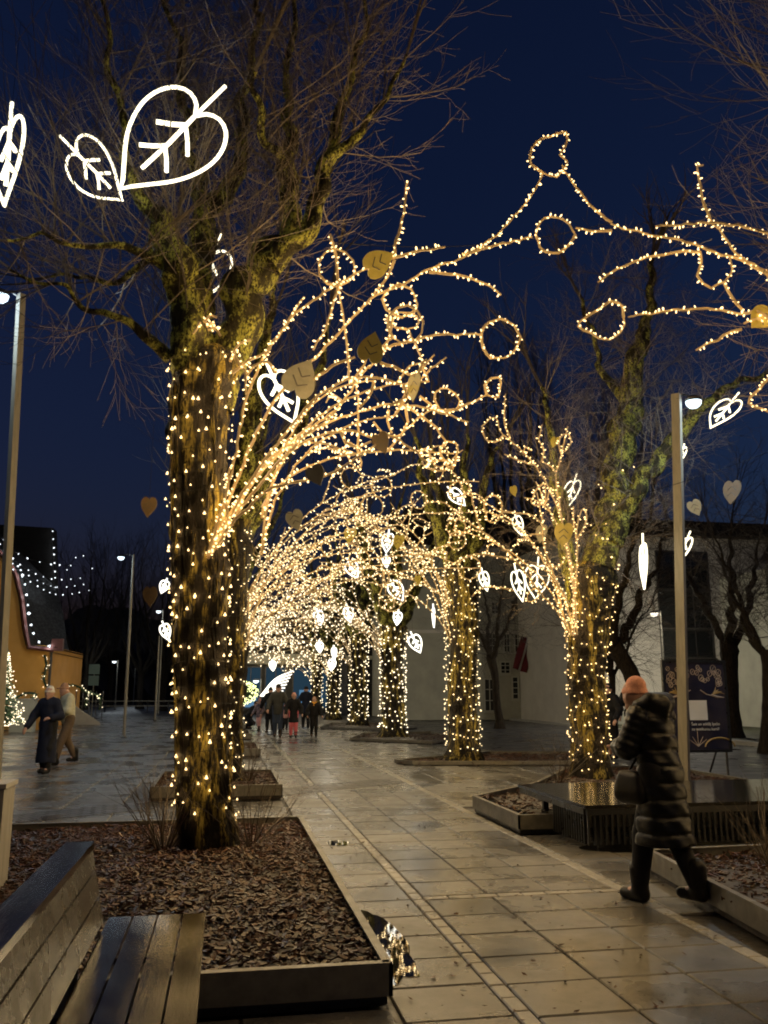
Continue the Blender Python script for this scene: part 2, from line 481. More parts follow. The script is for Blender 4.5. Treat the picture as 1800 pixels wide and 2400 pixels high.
# plaza to the left of the planter row
plaza = sheet('plaza', -16, .90, 10.1, 62, -.02, M['joint'])
cells = []
for j in range(0, 75):
    y0 = 10.14 + .6 * j
    for k in range(22):
        x1 = .90 - .76 * k; cells.append((x1 - .76, x1, y0, y0 + .6))
DB0, DB1 = np.array([-9.0, 7.8]), np.array([3.0, 15.6])    # dark sett strip crossing at an angle
dd = (DB1 - DB0) / np.linalg.norm(DB1 - DB0); dn = np.array([-dd[1], dd[0]])
paving(plaza, 'paving_slab', cells, M['plaza'])
strip = MB()
sa = MB()
for k in range(90):
    for rI in range(5):
        c = DB0 + dd * (.16 * k + .08 * (rI % 2)) + dn * (-.32 + .16 * rI)
        if c[1] < 10.15 and c[0] < .9: continue
        if any(inside(p, *c) for p in PLANTERS): continue
        v, q = slab_mesh(.152, .152, .03)
        ang = math.atan2(dd[1], dd[0]); ca, s_ = math.cos(ang), math.sin(ang)
        v = v @ np.array([[ca, s_, 0], [-s_, ca, 0], [0, 0, 1]])
        sa.add(v + np.array([c[0], c[1], .006]), q)
tag(sa.build('dark_setts', M['cobble'], plaza), kind='stuff')
# front apron left of the bench
apron = sheet('apron', -16, .90, -2, 10.1, -.025, M['joint'])
cells = []
for j in range(0, 20):
    for k in range(22): cells.append((.14 - .76 * k, .90 - .76 * k, -1.9 + .6 * j, -1.3 + .6 * j))
paving(apron, 'paving_slab', cells, M['plaza'], 60)

# road on the right and turf beyond it
b = MB(); b.add([[7.3, -10, -.035], [15.5, -10, -.035], [15.5, 80, -.035], [7.3, 80, -.035]], [[0, 1, 2, 3]])
tag(b.build('road', M['asphalt']), kind='structure')
b = MB()
for k in range(60): b.box((15.58, 2 + k * .8, -.02), (.14, .79, .2))
tag(b.build('kerb', M['concrete']), kind='structure')
b = MB(); b.add([[15.65, -10, .03], [60, -10, .03], [60, 80, .03], [15.65, 80, .03]], [[0, 1, 2, 3]])
tag(b.build('verge', M['lawn']), kind='structure')

# puddles
for k, (c_, rx_, ry_) in enumerate((((1.04, 5.85), .19, .80), ((4.3, 8.75), .6, .36), ((1.25, 9.5), .12, .16))):
    a = np.arange(40) * 2 * PI / 40
    rr = np.array([1 + .2 * mnoise.noise((math.cos(t) * 1.7 + k * 5, math.sin(t) * 1.7, .3)) + .1 * mnoise.noise((math.cos(t) * 5 + k, math.sin(t) * 5, 2.3)) for t in a])
    poly = np.stack([np.maximum(c_[0] + rx_ * rr * np.cos(a), .935), c_[1] + ry_ * rr * np.sin(a)], -1)
    b = MB(); V = np.vstack([np.c_[poly, np.full(40, .0035)], [[c_[0], c_[1], .0035]]]); b.add(V, None, [[40, i, (i + 1) % 40] for i in range(40)])
    mp, n_, p_ = new_mat('puddle_water'); p_.inputs['Base Color'].default_value = (.012, .012, .011, 1)
    n_.links.new(ramp(n_, noise_tex(n_, mapcoord(n_), 9, 3), [(.4, .0), (.7, .01)]), p_.inputs['Roughness'])
    bump(n_, p_, noise_tex(n_, mapcoord(n_), 26, 2), .01, .01)
    tag(b.build('puddle', mp), kind='structure')


# ------------------------------------------------------------------ planters
def planter(poly, label, nchips, h=.2, size=.055, group='tree planters', mound=.05):
    poly = [tuple(p) for p in poly]; c = np.mean(poly, 0)
    e = empty('tree_planter', (c[0], c[1], 0), label, 'planter', group)
    area = sum(poly[i][0] * poly[(i + 1) % len(poly)][1] - poly[(i + 1) % len(poly)][0] * poly[i][1] for i in range(len(poly)))
    if area < 0: poly = poly[::-1]
    n = len(poly)
    for i in range(n):
        a = np.array(poly[i]); b_ = np.array(poly[(i + 1) % n]); d = b_ - a; L = np.linalg.norm(d); d /= L; nn = np.array([-d[1], d[0]])
        ang = math.atan2(d[1], d[0])
        m = MB(); mid = (a + b_) / 2 + nn * .012
        m.box((mid[0], mid[1], h * .62), (L - .002, .022, h * .76), ang)
        m3 = MB(); mid3 = (a + b_) / 2 + nn * .045; m3.box((mid3[0], mid3[1], h * .11), (L - .08, .03, h * .26), ang); m3.build('base_strip', M['blackmetal'], e)  # black inset strip stands in for the shadow gap under the edging
        mid2 = (a + b_) / 2 + nn * .028
        m.box((mid2[0], mid2[1], h + .004), (L - .03, .05, .008), ang)
        m.build('side_panel', M['rim'], e)
    xs = [p[0] for p in poly]; yy = [p[1] for p in poly]

    def zz(x, y): return h - .055 + mound * mnoise.noise((x * 1.3, y * 1.3, 3.1)) + .02 * mnoise.noise((x * 6, y * 6, 1.0))
    m = MB(); gs = .12 if nchips > 4000 else .3
    gx = np.arange(min(xs), max(xs) + gs, gs); gy = np.arange(min(yy), max(yy) + gs, gs)
    vid = {}; V = []; Q = []
    for i in range(len(gx) - 1):
        for j in range(len(gy) - 1):
            if all(inside(poly, gx[i] + gs / 2 + s1 * gs * .55, gy[j] + gs / 2 + s2 * gs * .55) for s1 in (-1, 1) for s2 in (-1, 1)):
                q = []
                for a_, b2 in ((i, j), (i + 1, j), (i + 1, j + 1), (i, j + 1)):
                    if (a_, b2) not in vid: vid[(a_, b2)] = len(V); V.append([gx[a_], gy[b2], zz(gx[a_], gy[b2])])
                    q.append(vid[(a_, b2)])
                Q.append(q)
    flat = MB(); pin = np.array(poly); cc = pin.mean(0); pin = cc + (pin - cc) * .985
    flat.prism(pin, .0, h - .11); m.add(V, Q)
    m.v = m.v + flat.v; off = m.n
    m.q += [a_ + off for a_ in flat.q]; m.t += [a_ + off for a_ in flat.t]; m.n += flat.n
    m.build('soil', M['soil'], e)
    # bark chips
    cnt = 0; pos = []
    while len(pos) < nchips:
        x = rng.uniform(min(xs) + .03, max(xs) - .03); y = rng.uniform(min(yy) + .03, max(yy) - .03)
        if inside(poly, x, y): pos.append((x, y, zz(x, y) + rng.uniform(0, .022)))
    pos = np.array(pos); N = len(pos)
    base = np.array([[-.5, -.5, -.5], [.5, -.35, -.5], [.5, .5, -.5], [-.45, .4, -.5], [-.5, -.4, .5], [.42, -.5, .5], [.5, .35, .5], [-.5, .5, .5]])
    q = np.array([[0, 3, 2, 1], [4, 5, 6, 7], [0, 1, 5, 4], [1, 2, 6, 5], [2, 3, 7, 6], [3, 0, 4, 7]])
    L = nrg.uniform(.5, 1.5, N) * size; W = L * nrg.uniform(.25, .5, N); T = np.full(N, .008)
    a = nrg.uniform(0, 2 * PI, N); t1 = nrg.normal(0, .32, N); t2 = nrg.normal(0, .32, N)
    ca, sa_ = np.cos(a), np.sin(a)
    X = np.stack([ca, sa_, t1], -1); X /= np.linalg.norm(X, axis=1)[:, None]
    Yv = np.stack([-sa_, ca, t2], -1); Z = np.cross(X, Yv); Z /= np.linalg.norm(Z, axis=1)[:, None]; Yv = np.cross(Z, X)
    Mx = np.stack([X * L[:, None], Yv * W[:, None], Z * T[:, None]], -1)
    mb = MB(); mb.many(base, q, None, pos, Mx)
    tag(mb.build('bark_chips', M['chips'], e), kind='stuff')
    return e


planter(P1, 'large mulched planter with metal edging beside the wooden bench, nearest on the left', 13500, size=.05)
names = ['second mulched planter in the left row, just behind the wrapped trunk', 'third mulched planter in the left row', 'fourth mulched planter in the left row beside the walkers',
         'fifth mulched planter in the left row', 'farthest mulched planter in the left row']
for p, nm, k in zip(LEFTP[1:], names, (1600, 900, 500, 300, 200)): planter(p, nm, k, size=.07)
planter(RP2, 'mulched planter behind the walking person, nearest on the right', 3600, size=.05)
planter(RP1, 'pointed mulched planter under the black platform bench', 3200, size=.06)
for p, nm, k in ((RP3, 'angled mulched planter at the foot of the second tree in the right row', 1200), (RP4, 'mulched planter at the foot of the third tree in the right row', 500), (RP5, 'mulched planter at the foot of the fourth tree in the right row', 300)):
    planter(p, nm, k, size=.07, h=.09)


# ------------------------------------------------------------------ trees
def rnd_dir(r): 
    v = np.array([r.gauss(0, 1), r.gauss(0, 1), r.gauss(0, 1)]); return v / (np.linalg.norm(v) + 1e-9)


def grow_batch(mb, S, D, L, r, depth, up=.12, kink=.22, kids=4, spread=.75):
    """all twigs of one order at once, then their side twigs"""
    S = np.asarray(S, float); D = np.asarray(D, float); L = np.asarray(L, float); r = np.asarray(r, float); N = len(S)
    if N == 0: return
    n = 4 if depth else 3
    d = D / (np.linalg.norm(D, axis=1)[:, None] + 1e-9); P = [S]; DD = []
    for i in range(n):
        d = d + nrg.normal(0, kink * .6, (N, 3)) + np.array([0, 0, up]); d /= np.linalg.norm(d, axis=1)[:, None]
        P.append(P[-1] + d * (L / n)[:, None]); DD.append(d)
    P = np.stack(P, 1); DD = np.stack(DD, 1)                       # N, n+1, 3
    rad = r[:, None] * np.linspace(1, .4, n + 1)[None]; rad = np.maximum(rad, .002)
    T = np.gradient(P, axis=1); T /= np.linalg.norm(T, axis=2)[..., None] + 1e-9
    ref = np.where(np.abs(DD[:, :1, 2:3]) > .8, np.array([1.0, 0, 0]), np.array([0, 0, 1.0]))
    U = np.cross(T, ref); U /= np.linalg.norm(U, axis=2)[..., None] + 1e-9; V = np.cross(T, U)
    a = np.arange(3) * 2 * PI / 3
    ring = P[:, :, None] + rad[:, :, None, None] * (np.cos(a)[:, None] * U[:, :, None] + np.sin(a)[:, None] * V[:, :, None])
    i = np.arange(n)[:, None] * 3; j = np.arange(3)[None]; j2 = (j + 1) % 3
    q = np.stack([i + j, i + 3 + j, i + 3 + j2, i + j2], -1).reshape(-1, 4)
    off = (np.arange(N) * (n + 1) * 3)[:, None, None]
    mb.add(ring.reshape(-1, 3), (q[None] + off).reshape(-1, 4))
    if depth > 0:
        seg = nrg.integers(1, n, (N, kids)); seg[:, 0] = n - 1; f = nrg.random((N, kids))[..., None]; ii = np.arange(N)[:, None]
        q = P[ii, seg] * (1 - f) + P[ii, seg + 1] * f
        rv = nrg.normal(0, 1, (N, kids, 3)); rv /= np.linalg.norm(rv, axis=2)[..., None]
        nd = DD[ii, seg] + rv * spread
        grow_batch(mb, q.reshape(-1, 3), nd.reshape(-1, 3), (L[:, None] * nrg.uniform(.38, .72, (N, kids))).ravel(), (rad[ii, seg] * nrg.uniform(.5, .75, (N, kids))).ravel(), depth - 1, up, kink, kids, spread)


def ridged(mb, P, rad, n=22, seed=0, amp=.08, step=.06, kink=0.0):
    """a trunk or limb: rings with lengthwise ridges and lumps"""
    A = np.c_[np.asarray(P, float), np.asarray(rad, float)]
    A = crom(A, step); Pp, rr = A[:, :3], np.maximum(A[:, 3], .004)
    if kink:
        s_ = np.r_[0, np.cumsum(np.linalg.norm(np.diff(Pp, axis=0), axis=1))]
        off = np.array([[mnoise.noise((t * 2.6, seed + 3.3, q * 9.1)) for q in range(3)] for t in s_]); off -= off[:1]
        Pp = Pp + off * kink * np.minimum(1, s_ * 2)[:, None]
    T = np.gradient(Pp, axis=0); T /= np.linalg.norm(T, axis=1)[:, None]
    U = np.cross(T, [0, 1, 0.01]); U /= np.linalg.norm(U, axis=1)[:, None]; V = np.cross(T, U)
    a = np.arange(n) * 2 * PI / n; k = len(Pp); vv = np.zeros((k, n, 3))
    s = np.r_[0, np.cumsum(np.linalg.norm(np.diff(Pp, axis=0), axis=1))]
    for i in range(k):
        for j in range(n):
            ca, sa_ = math.cos(a[j]), math.sin(a[j])
            f = 1 + amp * 1.3 * mnoise.noise((ca * 1.6 + seed, sa_ * 1.6, s[i] * 1.4)) + amp * mnoise.noise((ca * 4.5, sa_ * 4.5 + seed, s[i] * 2.2)) + amp * .9 * mnoise.noise((ca * 9, sa_ * 9, s[i] * 5 + seed)) + amp * 1.2 * max(0, mnoise.noise((ca * 2.5 + 7, sa_ * 2.5 + seed, s[i] * 4.5))) ** 2 * 2.5
            vv[i, j] = Pp[i] + rr[i] * f * (ca * U[i] + sa_ * V[i])
    i = np.arange(k - 1)[:, None] * n; j = np.arange(n)[None]; j2 = (j + 1) % n
    mb.add(vv.reshape(-1, 3), np.stack([i + j, i + n + j, i + n + j2, i + j2], -1).reshape(-1, 4),
           np.stack([np.full(n - 2, (k - 1) * n), (k - 1) * n + np.arange(1, n - 1), (k - 1) * n + np.arange(2, n)], -1))
    return Pp, rr


def px_limb(L, Y0, Y1):
    """[(x, y, width_px)] -> points and radii, depth running from Y0 to Y1"""
    P = []; r_ = []
    for i, (x, y, wd) in enumerate(L):
        Y = Y0 + (Y1 - Y0) * i / max(1, len(L) - 1); p = PY(x, y, Y); P.append(p)
        r_.append(wd / 2 / FPX * proj(p)[2])
    return np.array(P), np.array(r_)


def tree(loc, label, trunk, limbs, seed, mat_t, mat_l, mat_w, tw, amp=.08, group='trees strung with lights', name='lime_tree', n=22, step=.07):
    """trunk (P, r); limbs [(P, r)]; tw = dict(n, L, depth, kids, up) shoots per metre of limb"""
    rg = random.Random(seed); e = empty(name, loc, label, 'tree', group)
    m = MB(); ridged(m, *trunk, n=n, seed=seed, amp=amp, step=step); m.build('trunk', mat_t, e, True)
    crown = MB()
    for k, (P, r_) in enumerate(limbs):
        m = MB(); Pp, rr = ridged(m, P, r_, n=max(8, n // 2 + 4), seed=seed + k * 3.7, amp=amp * 1.3, step=step, kink=.14); m.build('limb', mat_l, e, True)
        Ls = np.linalg.norm(Pp[-1] - Pp[0]); cnt = max(1, int(Ls * tw['n']))
        i = np.minimum(len(Pp) - 2, (nrg.uniform(tw.get('from', .1), 1, cnt) * (len(Pp) - 1)).astype(int))
        t = Pp[i + 1] - Pp[i]; t /= np.linalg.norm(t, axis=1)[:, None] + 1e-9
        rv = nrg.normal(0, 1, (cnt, 3)); rv /= np.linalg.norm(rv, axis=1)[:, None]
        d = t * .5 + rv * tw.get('side', .9) + np.array([0, 0, tw.get('lift', .5)])
        s = Pp[i] + rr[i][:, None] * .7 * d / np.linalg.norm(d, axis=1)[:, None]
        grow_batch(crown, s, d, tw['L'] * nrg.uniform(.5, 1.25, cnt), tw.get('r', .011) * nrg.uniform(.6, 1.3, cnt), tw['depth'], tw.get('up', .12), .2, tw['kids'])
        grow_batch(crown, Pp[-1:].repeat(2, 0), (Pp[-1:] - Pp[-3:-2]).repeat(2, 0), [tw['L'] * 1.3] * 2, [max(rr[-1], .008)] * 2, tw['depth'], .12, .18, tw['kids'] + 1)
    tag(crown.build('twigs', mat_w, e), kind='stuff')
    return e


# nearest tree on the left, limbs surveyed from the photograph
L1Y = 8.72
trk = px_limb([(492, 2040, 200), (490, 1985, 146), (482, 1900, 128), (474, 1750, 116), (470, 1550, 114), (468, 1350, 120), (466, 1150, 122), (470, 980, 128), (480, 890, 142), (488, 840, 130), (492, 815, 70)], L1Y, L1Y)
L1_limbs = [
    ([(458, 930, 80), (448, 850, 96), (436, 760, 98), (420, 660, 100), (395, 590, 85), (365, 520, 62), (325, 475, 48), (296, 420, 34), (270, 280, 22), (240, 120, 15), (225, -40, 9)], 0, -.5),
    ([(470, 880, 80), (462, 760, 84), (462, 660, 78), (470, 560, 70), (490, 480, 60), (530, 435, 52), (562, 380, 40), (566, 270, 30), (590, 140, 22), (615, -40, 13)], 0, .7),
    ([(480, 500, 46), (455, 400, 34), (440, 260, 26), (415, 120, 18), (395, -60, 11)], .3, 1.2),
    ([(506, 960, 80), (532, 870, 100), (566, 770, 100), (590, 690, 98), (625, 625, 84), (668, 560, 60), (692, 480, 52), (690, 400, 50), (680, 330, 42), (684, 240, 26), (705, 110, 18), (720, -60, 11)], 0, .4),
    ([(632, 620, 66), (690, 560, 52), (735, 510, 46), (762, 440, 46), (768, 360, 42), (790, 290, 30), (820, 190, 20), (850, 70, 13), (872, -60, 8)], 0, -.4),
    ([(690, 430, 34), (650, 350, 24), (610, 260, 18), (590, 170, 12)], .2, -.8),
    ([(768, 370, 30), (830, 320, 20), (900, 230, 14), (960, 120, 9)], -.3, -.9),
    ([(415, 640, 40), (350, 610, 26), (270, 585, 18), (150, 560, 12), (20, 545, 8)], -.1, -.9),
    ([(400, 840, 34), (340, 790, 26), (260, 740, 18), (150, 690, 12), (30, 640, 8)], -.1, -.4),
    ([(372, 525, 36), (330, 600, 20), (250, 660, 14), (130, 640, 9)], -.2, .9),
]
limbs = []
for L, a, b_ in L1_limbs:
    P, r_ = px_limb(L, L1Y + a, L1Y + b_); limbs.append((P, r_ * np.linspace(.92, .72, len(r_))))
base1 = G(490, 2000, .12)
tree((base1[0], L1Y, .1), 'big mossy bare tree wrapped in fairy lights in the nearest planter', trk, limbs, 3, M['bark'], M['bark_limb'], M['twig'],
     dict(n=13, L=1.25, depth=2, kids=4, up=.08, lift=.45, r=.009, side=1.0), amp=.11, step=.04, n=36)

# ivy stems and moss ropes clinging to that trunk
L1T = bpy.data.objects['lime_tree']
m = MB(); o_ = np.argsort(trk[0][:, 2]); TP, TR = trk[0][o_], trk[1][o_]
for k in range(60):
    a0 = rng.uniform(0, 2 * PI); z0 = rng.uniform(.05, 2.6); z1 = min(4.9, z0 + rng.uniform(.8, 3.0)); nn_ = int((z1 - z0) / .09) + 3; P = []
    for z in np.linspace(z0, z1, nn_):
        a_ = a0 + .5 * mnoise.noise((z * 1.1, k * 3.3, 0)); r0_ = np.interp(z, TP[:, 2], TR) * 1.02 + .012 * mnoise.noise((z * 4, k, 2)) + .004
        P.append([np.interp(z, TP[:, 2], TP[:, 0]) + r0_ * math.cos(a_), np.interp(z, TP[:, 2], TP[:, 1]) + r0_ * math.sin(a_), z])
    rr_ = rng.uniform(.008, .024) * np.array([.7 + .5 * mnoise.noise((q * .7, k, 9)) for q in range(nn_)]); m.tube(P, np.maximum(rr_, .004), 6)
m.build('ivy_stems', M['bark'], L1T, True)

# first visible tree of the right row
R1Y = 14.2
trk = px_limb([(1388, 1850, 130), (1386, 1815, 100), (1382, 1750, 88), (1378, 1650, 84), (1376, 1550, 88), (1380, 1450, 96), (1388, 1370, 110), (1396, 1330, 90)], R1Y, R1Y)
R1_limbs = [
    ([(1395, 1400, 84), (1405, 1320, 78), (1425, 1250, 70), (1440, 1180, 62), (1448, 1100, 56), (1462, 1020, 62), (1478, 960, 54), (1476, 900, 48), (1492, 830, 40), (1520, 740, 22), (1530, 600, 12)], 0, .6),
    ([(1430, 1270, 60), (1470, 1190, 44), (1520, 1120, 38), (1570, 1050, 36), (1605, 1000, 32), (1650, 950, 24), (1700, 920, 16), (1800, 880, 10)], 0, -.8),
    ([(1352, 1430, 50), (1340, 1340, 40), (1320, 1240, 32), (1300, 1130, 24), (1285, 1020, 15), (1270, 900, 9)], 0, 1.0),
    ([(1470, 940, 26), (1430, 900, 18), (1400, 850, 12), (1370, 700, 8)], .5, .9),
]
limbs = [px_limb(L, R1Y + a, R1Y + b_) for L, a, b_ in R1_limbs]
tree((PY(1386, 1828, R1Y)[0], R1Y, .1), 'green mossy bare tree beside the black bench, nearest of the right row in view', trk, limbs, 8, M['bark'], M['bark_limb'], M['twig'],
     dict(n=15, L=1.2, depth=2, kids=4, up=.04, lift=.1, r=.009, side=1.1), amp=.09, step=.07, n=22)


def std_tree(loc, h, r, label, seed, lean=0.0, fork=.42, nl=5, tw=None, mats=('bark', 'bark', 'twig_dark'), group='trees strung with lights', spreadf=.3, name='lime_tree', step=.16, n=14):
    rg = random.Random(seed); x, y = loc
    z = h * fork
    T = np.array([[x, y, -.05], [x + .02, y, .25], [x + lean * .3, y, z * .35], [x + lean * .6, y, z * .7], [x + lean, y, z]])
    tr_ = np.array([1.5, 1.08, .92, .97, 1.15]) * r; T[2:4, :2] += np.array([[rg.uniform(-.06, .06), 0], [rg.uniform(-.08, .08), 0]])
    limbs = []
    for k in range(nl):
        a = 2 * PI * k / nl + rg.uniform(-.4, .4); s = rg.uniform(.6, 1.2) * spreadf
        P = [[x + lean, y, z - .3]]
        H = h - z
        for f in (.2, .45, .7, 1.0):
            P.append([x + lean + math.cos(a) * s * H * f ** .7 + rg.uniform(-.1, .1), y + math.sin(a) * s * H * f ** .7 + rg.uniform(-.1, .1), z + H * f * rg.uniform(.9, 1.0) * .8])
        limbs.append((np.array(P), np.array([.62, .5, .38, .25, .1]) * r))
    return tree((x, y, 0), label, (T, tr_), limbs, seed, M[mats[0]], M[mats[1]], M[mats[2]], tw or dict(n=5, L=1.3, depth=2, kids=3, up=.15, lift=.7, r=.011), amp=.11, group=group, name=name, step=step, n=n)


LT = [(-.02, 14.9), (-.05, 22.8), (-.05, 30.1), (-.05, 37.4), (-.05, 44.8), (-.05, 53.0)]
ordn = ['second', 'third', 'fourth', 'fifth', 'sixth', 'seventh']
for k, (x, y) in enumerate(LT):
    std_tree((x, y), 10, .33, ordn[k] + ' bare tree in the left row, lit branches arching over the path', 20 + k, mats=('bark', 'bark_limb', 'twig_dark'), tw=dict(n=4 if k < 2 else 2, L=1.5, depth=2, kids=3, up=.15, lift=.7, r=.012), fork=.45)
RT = [(5.42, 19.4), (5.74, 29.4), (5.98, 38.8), (6.0, 48.0), (6.0, 57.0)]
for k, (x, y) in enumerate(RT):
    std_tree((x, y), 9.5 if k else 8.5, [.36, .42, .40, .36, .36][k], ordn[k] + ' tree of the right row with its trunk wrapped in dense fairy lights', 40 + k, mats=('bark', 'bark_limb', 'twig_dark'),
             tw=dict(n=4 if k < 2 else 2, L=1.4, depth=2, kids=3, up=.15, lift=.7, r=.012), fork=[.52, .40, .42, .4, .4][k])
# tree just out of frame on the right whose lit branches hang into view
R0 = (6.35, 6.3)
std_tree(R0, 10, .36, 'bare tree at the right edge whose twigs hang into the top corner', 61, tw=dict(n=8, L=1.6, depth=2, kids=4, up=.06, lift=.3, r=.012), fork=.4, spreadf=.2, mats=('bark', 'bark_limb', 'twig'))

# dark trees beyond the road and behind
bt = [(1545, 1690, 24.0, 8.0, .24, -1.4, 'dark leaning tree behind the poster board'), (1717, 1690, 27.0, 8.5, .26, .1, 'dark forked tree right of the poster board'),
      (1440, 1690, 27.0, 6.0, .10, .0, 'slim dark tree between the wrapped trunk and the poster'), (1170, 1692, 36.0, 8.0, .17, -.3, 'dark bare tree in front of the grey house'),
      (1790, 1690, 21.0, 7.0, .16, .3, 'dark bare tree at the right edge behind the bench')]
for k, (px_, py_, Y, h, r, ln, lab) in enumerate(bt):
    p = PY(px_, py_, Y)
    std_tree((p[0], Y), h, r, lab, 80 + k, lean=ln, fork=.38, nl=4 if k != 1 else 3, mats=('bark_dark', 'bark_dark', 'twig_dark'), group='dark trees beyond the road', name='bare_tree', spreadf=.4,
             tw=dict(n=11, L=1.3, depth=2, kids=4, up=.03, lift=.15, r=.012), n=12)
pop = [(1225, 52.0, 25, 'tall dark upright tree against the sky behind the right row'), (1370, 50.0, 20, 'dark upright tree behind the mossy right tree'), (1075, 60.0, 19, 'dark upright tree above the arch of lights'),
       (1500, 56.0, 24, 'tall dark tree behind the white building, right of the mossy tree')]
for k, (px_, Y, h, lab) in enumerate(pop):
    p = PY(px_, 1600, Y)
    std_tree((p[0], Y), h, .34, lab, 100 + k, fork=.25, nl=9, mats=('bark_dark', 'bark_dark', 'twig_dark'), group='tall trees behind the houses', name='poplar', spreadf=.14,
             tw=dict(n=1.6, L=3.0, depth=2, kids=4, up=.3, lift=1.2, r=.022, side=.6), step=.5, n=8)
bl = [(200, 78, 13), (260, 88, 15), (330, 80, 13), (385, 72, 12), (150, 95, 15)]
for k, (px_, Y, h) in enumerate(bl):
    p = PY(px_, 1600, Y)
    std_tree((p[0], Y), h, .3, ['dark tree right of the orange house roof', 'dark tree behind the small street lamps', 'dark tree behind the left lamp post', 'dark tree just left of the wrapped trunk', 'dark tree behind the orange house'][k], 120 + k,
             fork=.25, nl=7, mats=('bark_dark', 'bark_dark', 'twig_dark'), group='dark trees behind the plaza', name='bare_tree', spreadf=.35, tw=dict(n=2.5, L=2.6, depth=2, kids=4, up=.1, lift=.6, r=.02), step=.6, n=8)


# far wood closing the view
m = MB(); NX = 90
for row, (Yr, hh) in enumerate(((112, 9.5), (125, 12))):
    xs_ = np.linspace(-95, 75, NX); V = []
    for x in xs_:
        t = hh + 3.2 * mnoise.noise((x * .09, row * 3.1, 0)) + 1.2 * mnoise.noise((x * .4, row, 5))
        for q in range(6): V.append([x + 1.2 * mnoise.noise((x, q, row)), Yr + 3.5 * math.sin(q * 1.1 + x), -.5 + t * q / 5])
    m.add(V, [[i * 6 + j, (i + 1) * 6 + j, (i + 1) * 6 + j + 1, i * 6 + j + 1] for i in range(NX - 1) for j in range(5)])
    n0 = 170; xx = nrg.uniform(-95, 75, n0); base_ = np.stack([xx, Yr - 3 + nrg.uniform(-3, 3, n0), nrg.uniform(2, hh * .75, n0)], -1)
    grow_batch(m, base_, nrg.normal(0, .35, (n0, 3)) + [0, 0, 1], nrg.uniform(3, 6.5, n0), np.full(n0, .09), 2, .12, .2, 4, .8)
tag(m.build('far_wood', M['twig_dark'], None), 'dark mass of far trees along the horizon', None, None, 'stuff')

# fallen leaves and scraps on the paving
n0 = 520; px_ = np.stack([nrg.uniform(.95, 4.2, n0), 3.5 + 12 * nrg.random(n0) ** 1.6, np.full(n0, .006)], -1)
ok = [not any(inside(p_, q[0], q[1]) for p_ in PLANTERS) for q in px_]; px_ = px_[ok]; n0 = len(px_)
a = nrg.uniform(0, 2 * PI, n0); z_ = np.zeros(n0); tl = nrg.normal(0, .15, (2, n0))
X_ = np.stack([np.cos(a), np.sin(a), tl[0]], -1); Y_ = np.stack([-np.sin(a), np.cos(a), tl[1]], -1); Zx = np.cross(X_, Y_)
m = MB(); m.many(np.array([[-1, 0, 0], [-.2, .5, .1], [1, .1, .25], [.1, -.5, .05], [0, 0, -.12]]), None, np.array([[0, 4, 1], [1, 4, 2], [2, 4, 3], [3, 4, 0]]), px_, np.stack([X_, Y_, Zx], -1), nrg.uniform(.008, .028, n0))
tag(m.build('fallen_leaves', M['chips'], None), 'scattered dark leaf scraps on the paving', None, None, 'stuff')


# ------------------------------------------------------------------ shrubs
def shrub(loc, h, n, label, seed):
    rg = random.Random(seed); e = empty('bare_shrub', loc, label, 'shrub', 'bare shrubs')
    m = MB(); a = nrg.uniform(0, 2 * PI, n); t = nrg.uniform(.15, 1.1, n); cs = np.stack([np.cos(a), np.sin(a), np.zeros(n)], -1)
    grow_batch(m, np.array(loc) + cs * nrg.uniform(0, .1, (n, 1)), cs * t[:, None] + np.array([0, 0, 1]), h * nrg.uniform(.6, 1.2, n), np.full(n, .007), 1, .03, .16, 2, .5)
    m.build('stems', M['twig'], e)
    return e


shrub(G(385, 1990, .14), .75, 34, 'bare twiggy shrub left of the wrapped trunk in the nearest planter', 1)
shrub(G(590, 1985, .14), .6, 20, 'low bare shrub right of the wrapped trunk in the nearest planter', 2)
shrub((.45, 14.6, .14), .7, 26, 'bare shrub in the second left planter', 3)
shrub(G(1310, 1835, .14), .7, 22, 'bare shrub beside the mossy tree behind the black bench', 4)
shrub((4.6, 6.9, .14), .55, 22, 'small bare shrub in the planter behind the walking person', 5)


# ------------------------------------------------------------------ fairy lights
CONE = np.array([[0, 0, .026]] + [[.017 * math.cos(a), .017 * math.sin(a), -.010] for a in np.arange(5) * 2 * PI / 5] + [[0, 0, -.014]])
CONE_T = np.array([[0, 1 + i, 1 + (i + 1) % 5] for i in range(5)] + [[6, 1 + (i + 1) % 5, 1 + i] for i in range(5)])
STK = np.array([[.005 * math.cos(a), .005 * math.sin(a), 0] for a in np.arange(4) * PI / 2] + [[.0095 * math.cos(a), .0095 * math.sin(a), .034] for a in np.arange(4) * PI / 2] + [[0, 0, .044]])
STK_Q = np.array([[i, (i + 1) % 4, (i + 1) % 4 + 4, i + 4] for i in range(4)]); STK_T = np.array([[4 + i, 4 + (i + 1) % 4, 8] for i in range(4)])
OCT = np.array([[1, 0, 0], [-.5, .87, 0], [-.5, -.87, 0], [0, 0, 1.1], [0, 0, -1.1]]) * .012
OCT_T = np.array([[0, 1, 3], [1, 2, 3], [2, 0, 3], [1, 0, 4], [2, 1, 4], [0, 2, 4]])


def frames(d):
    d = d / (np.linalg.norm(d, axis=1)[:, None] + 1e-9)
    ref = np.where(np.abs(d[:, 2:3]) > .9, [[1.0, 0, 0]], [[0, 0, 1.0]])
    u = np.cross(ref, d); u /= np.linalg.norm(u, axis=1)[:, None]; v = np.cross(d, u)
    return np.stack([u, v, d], -1)


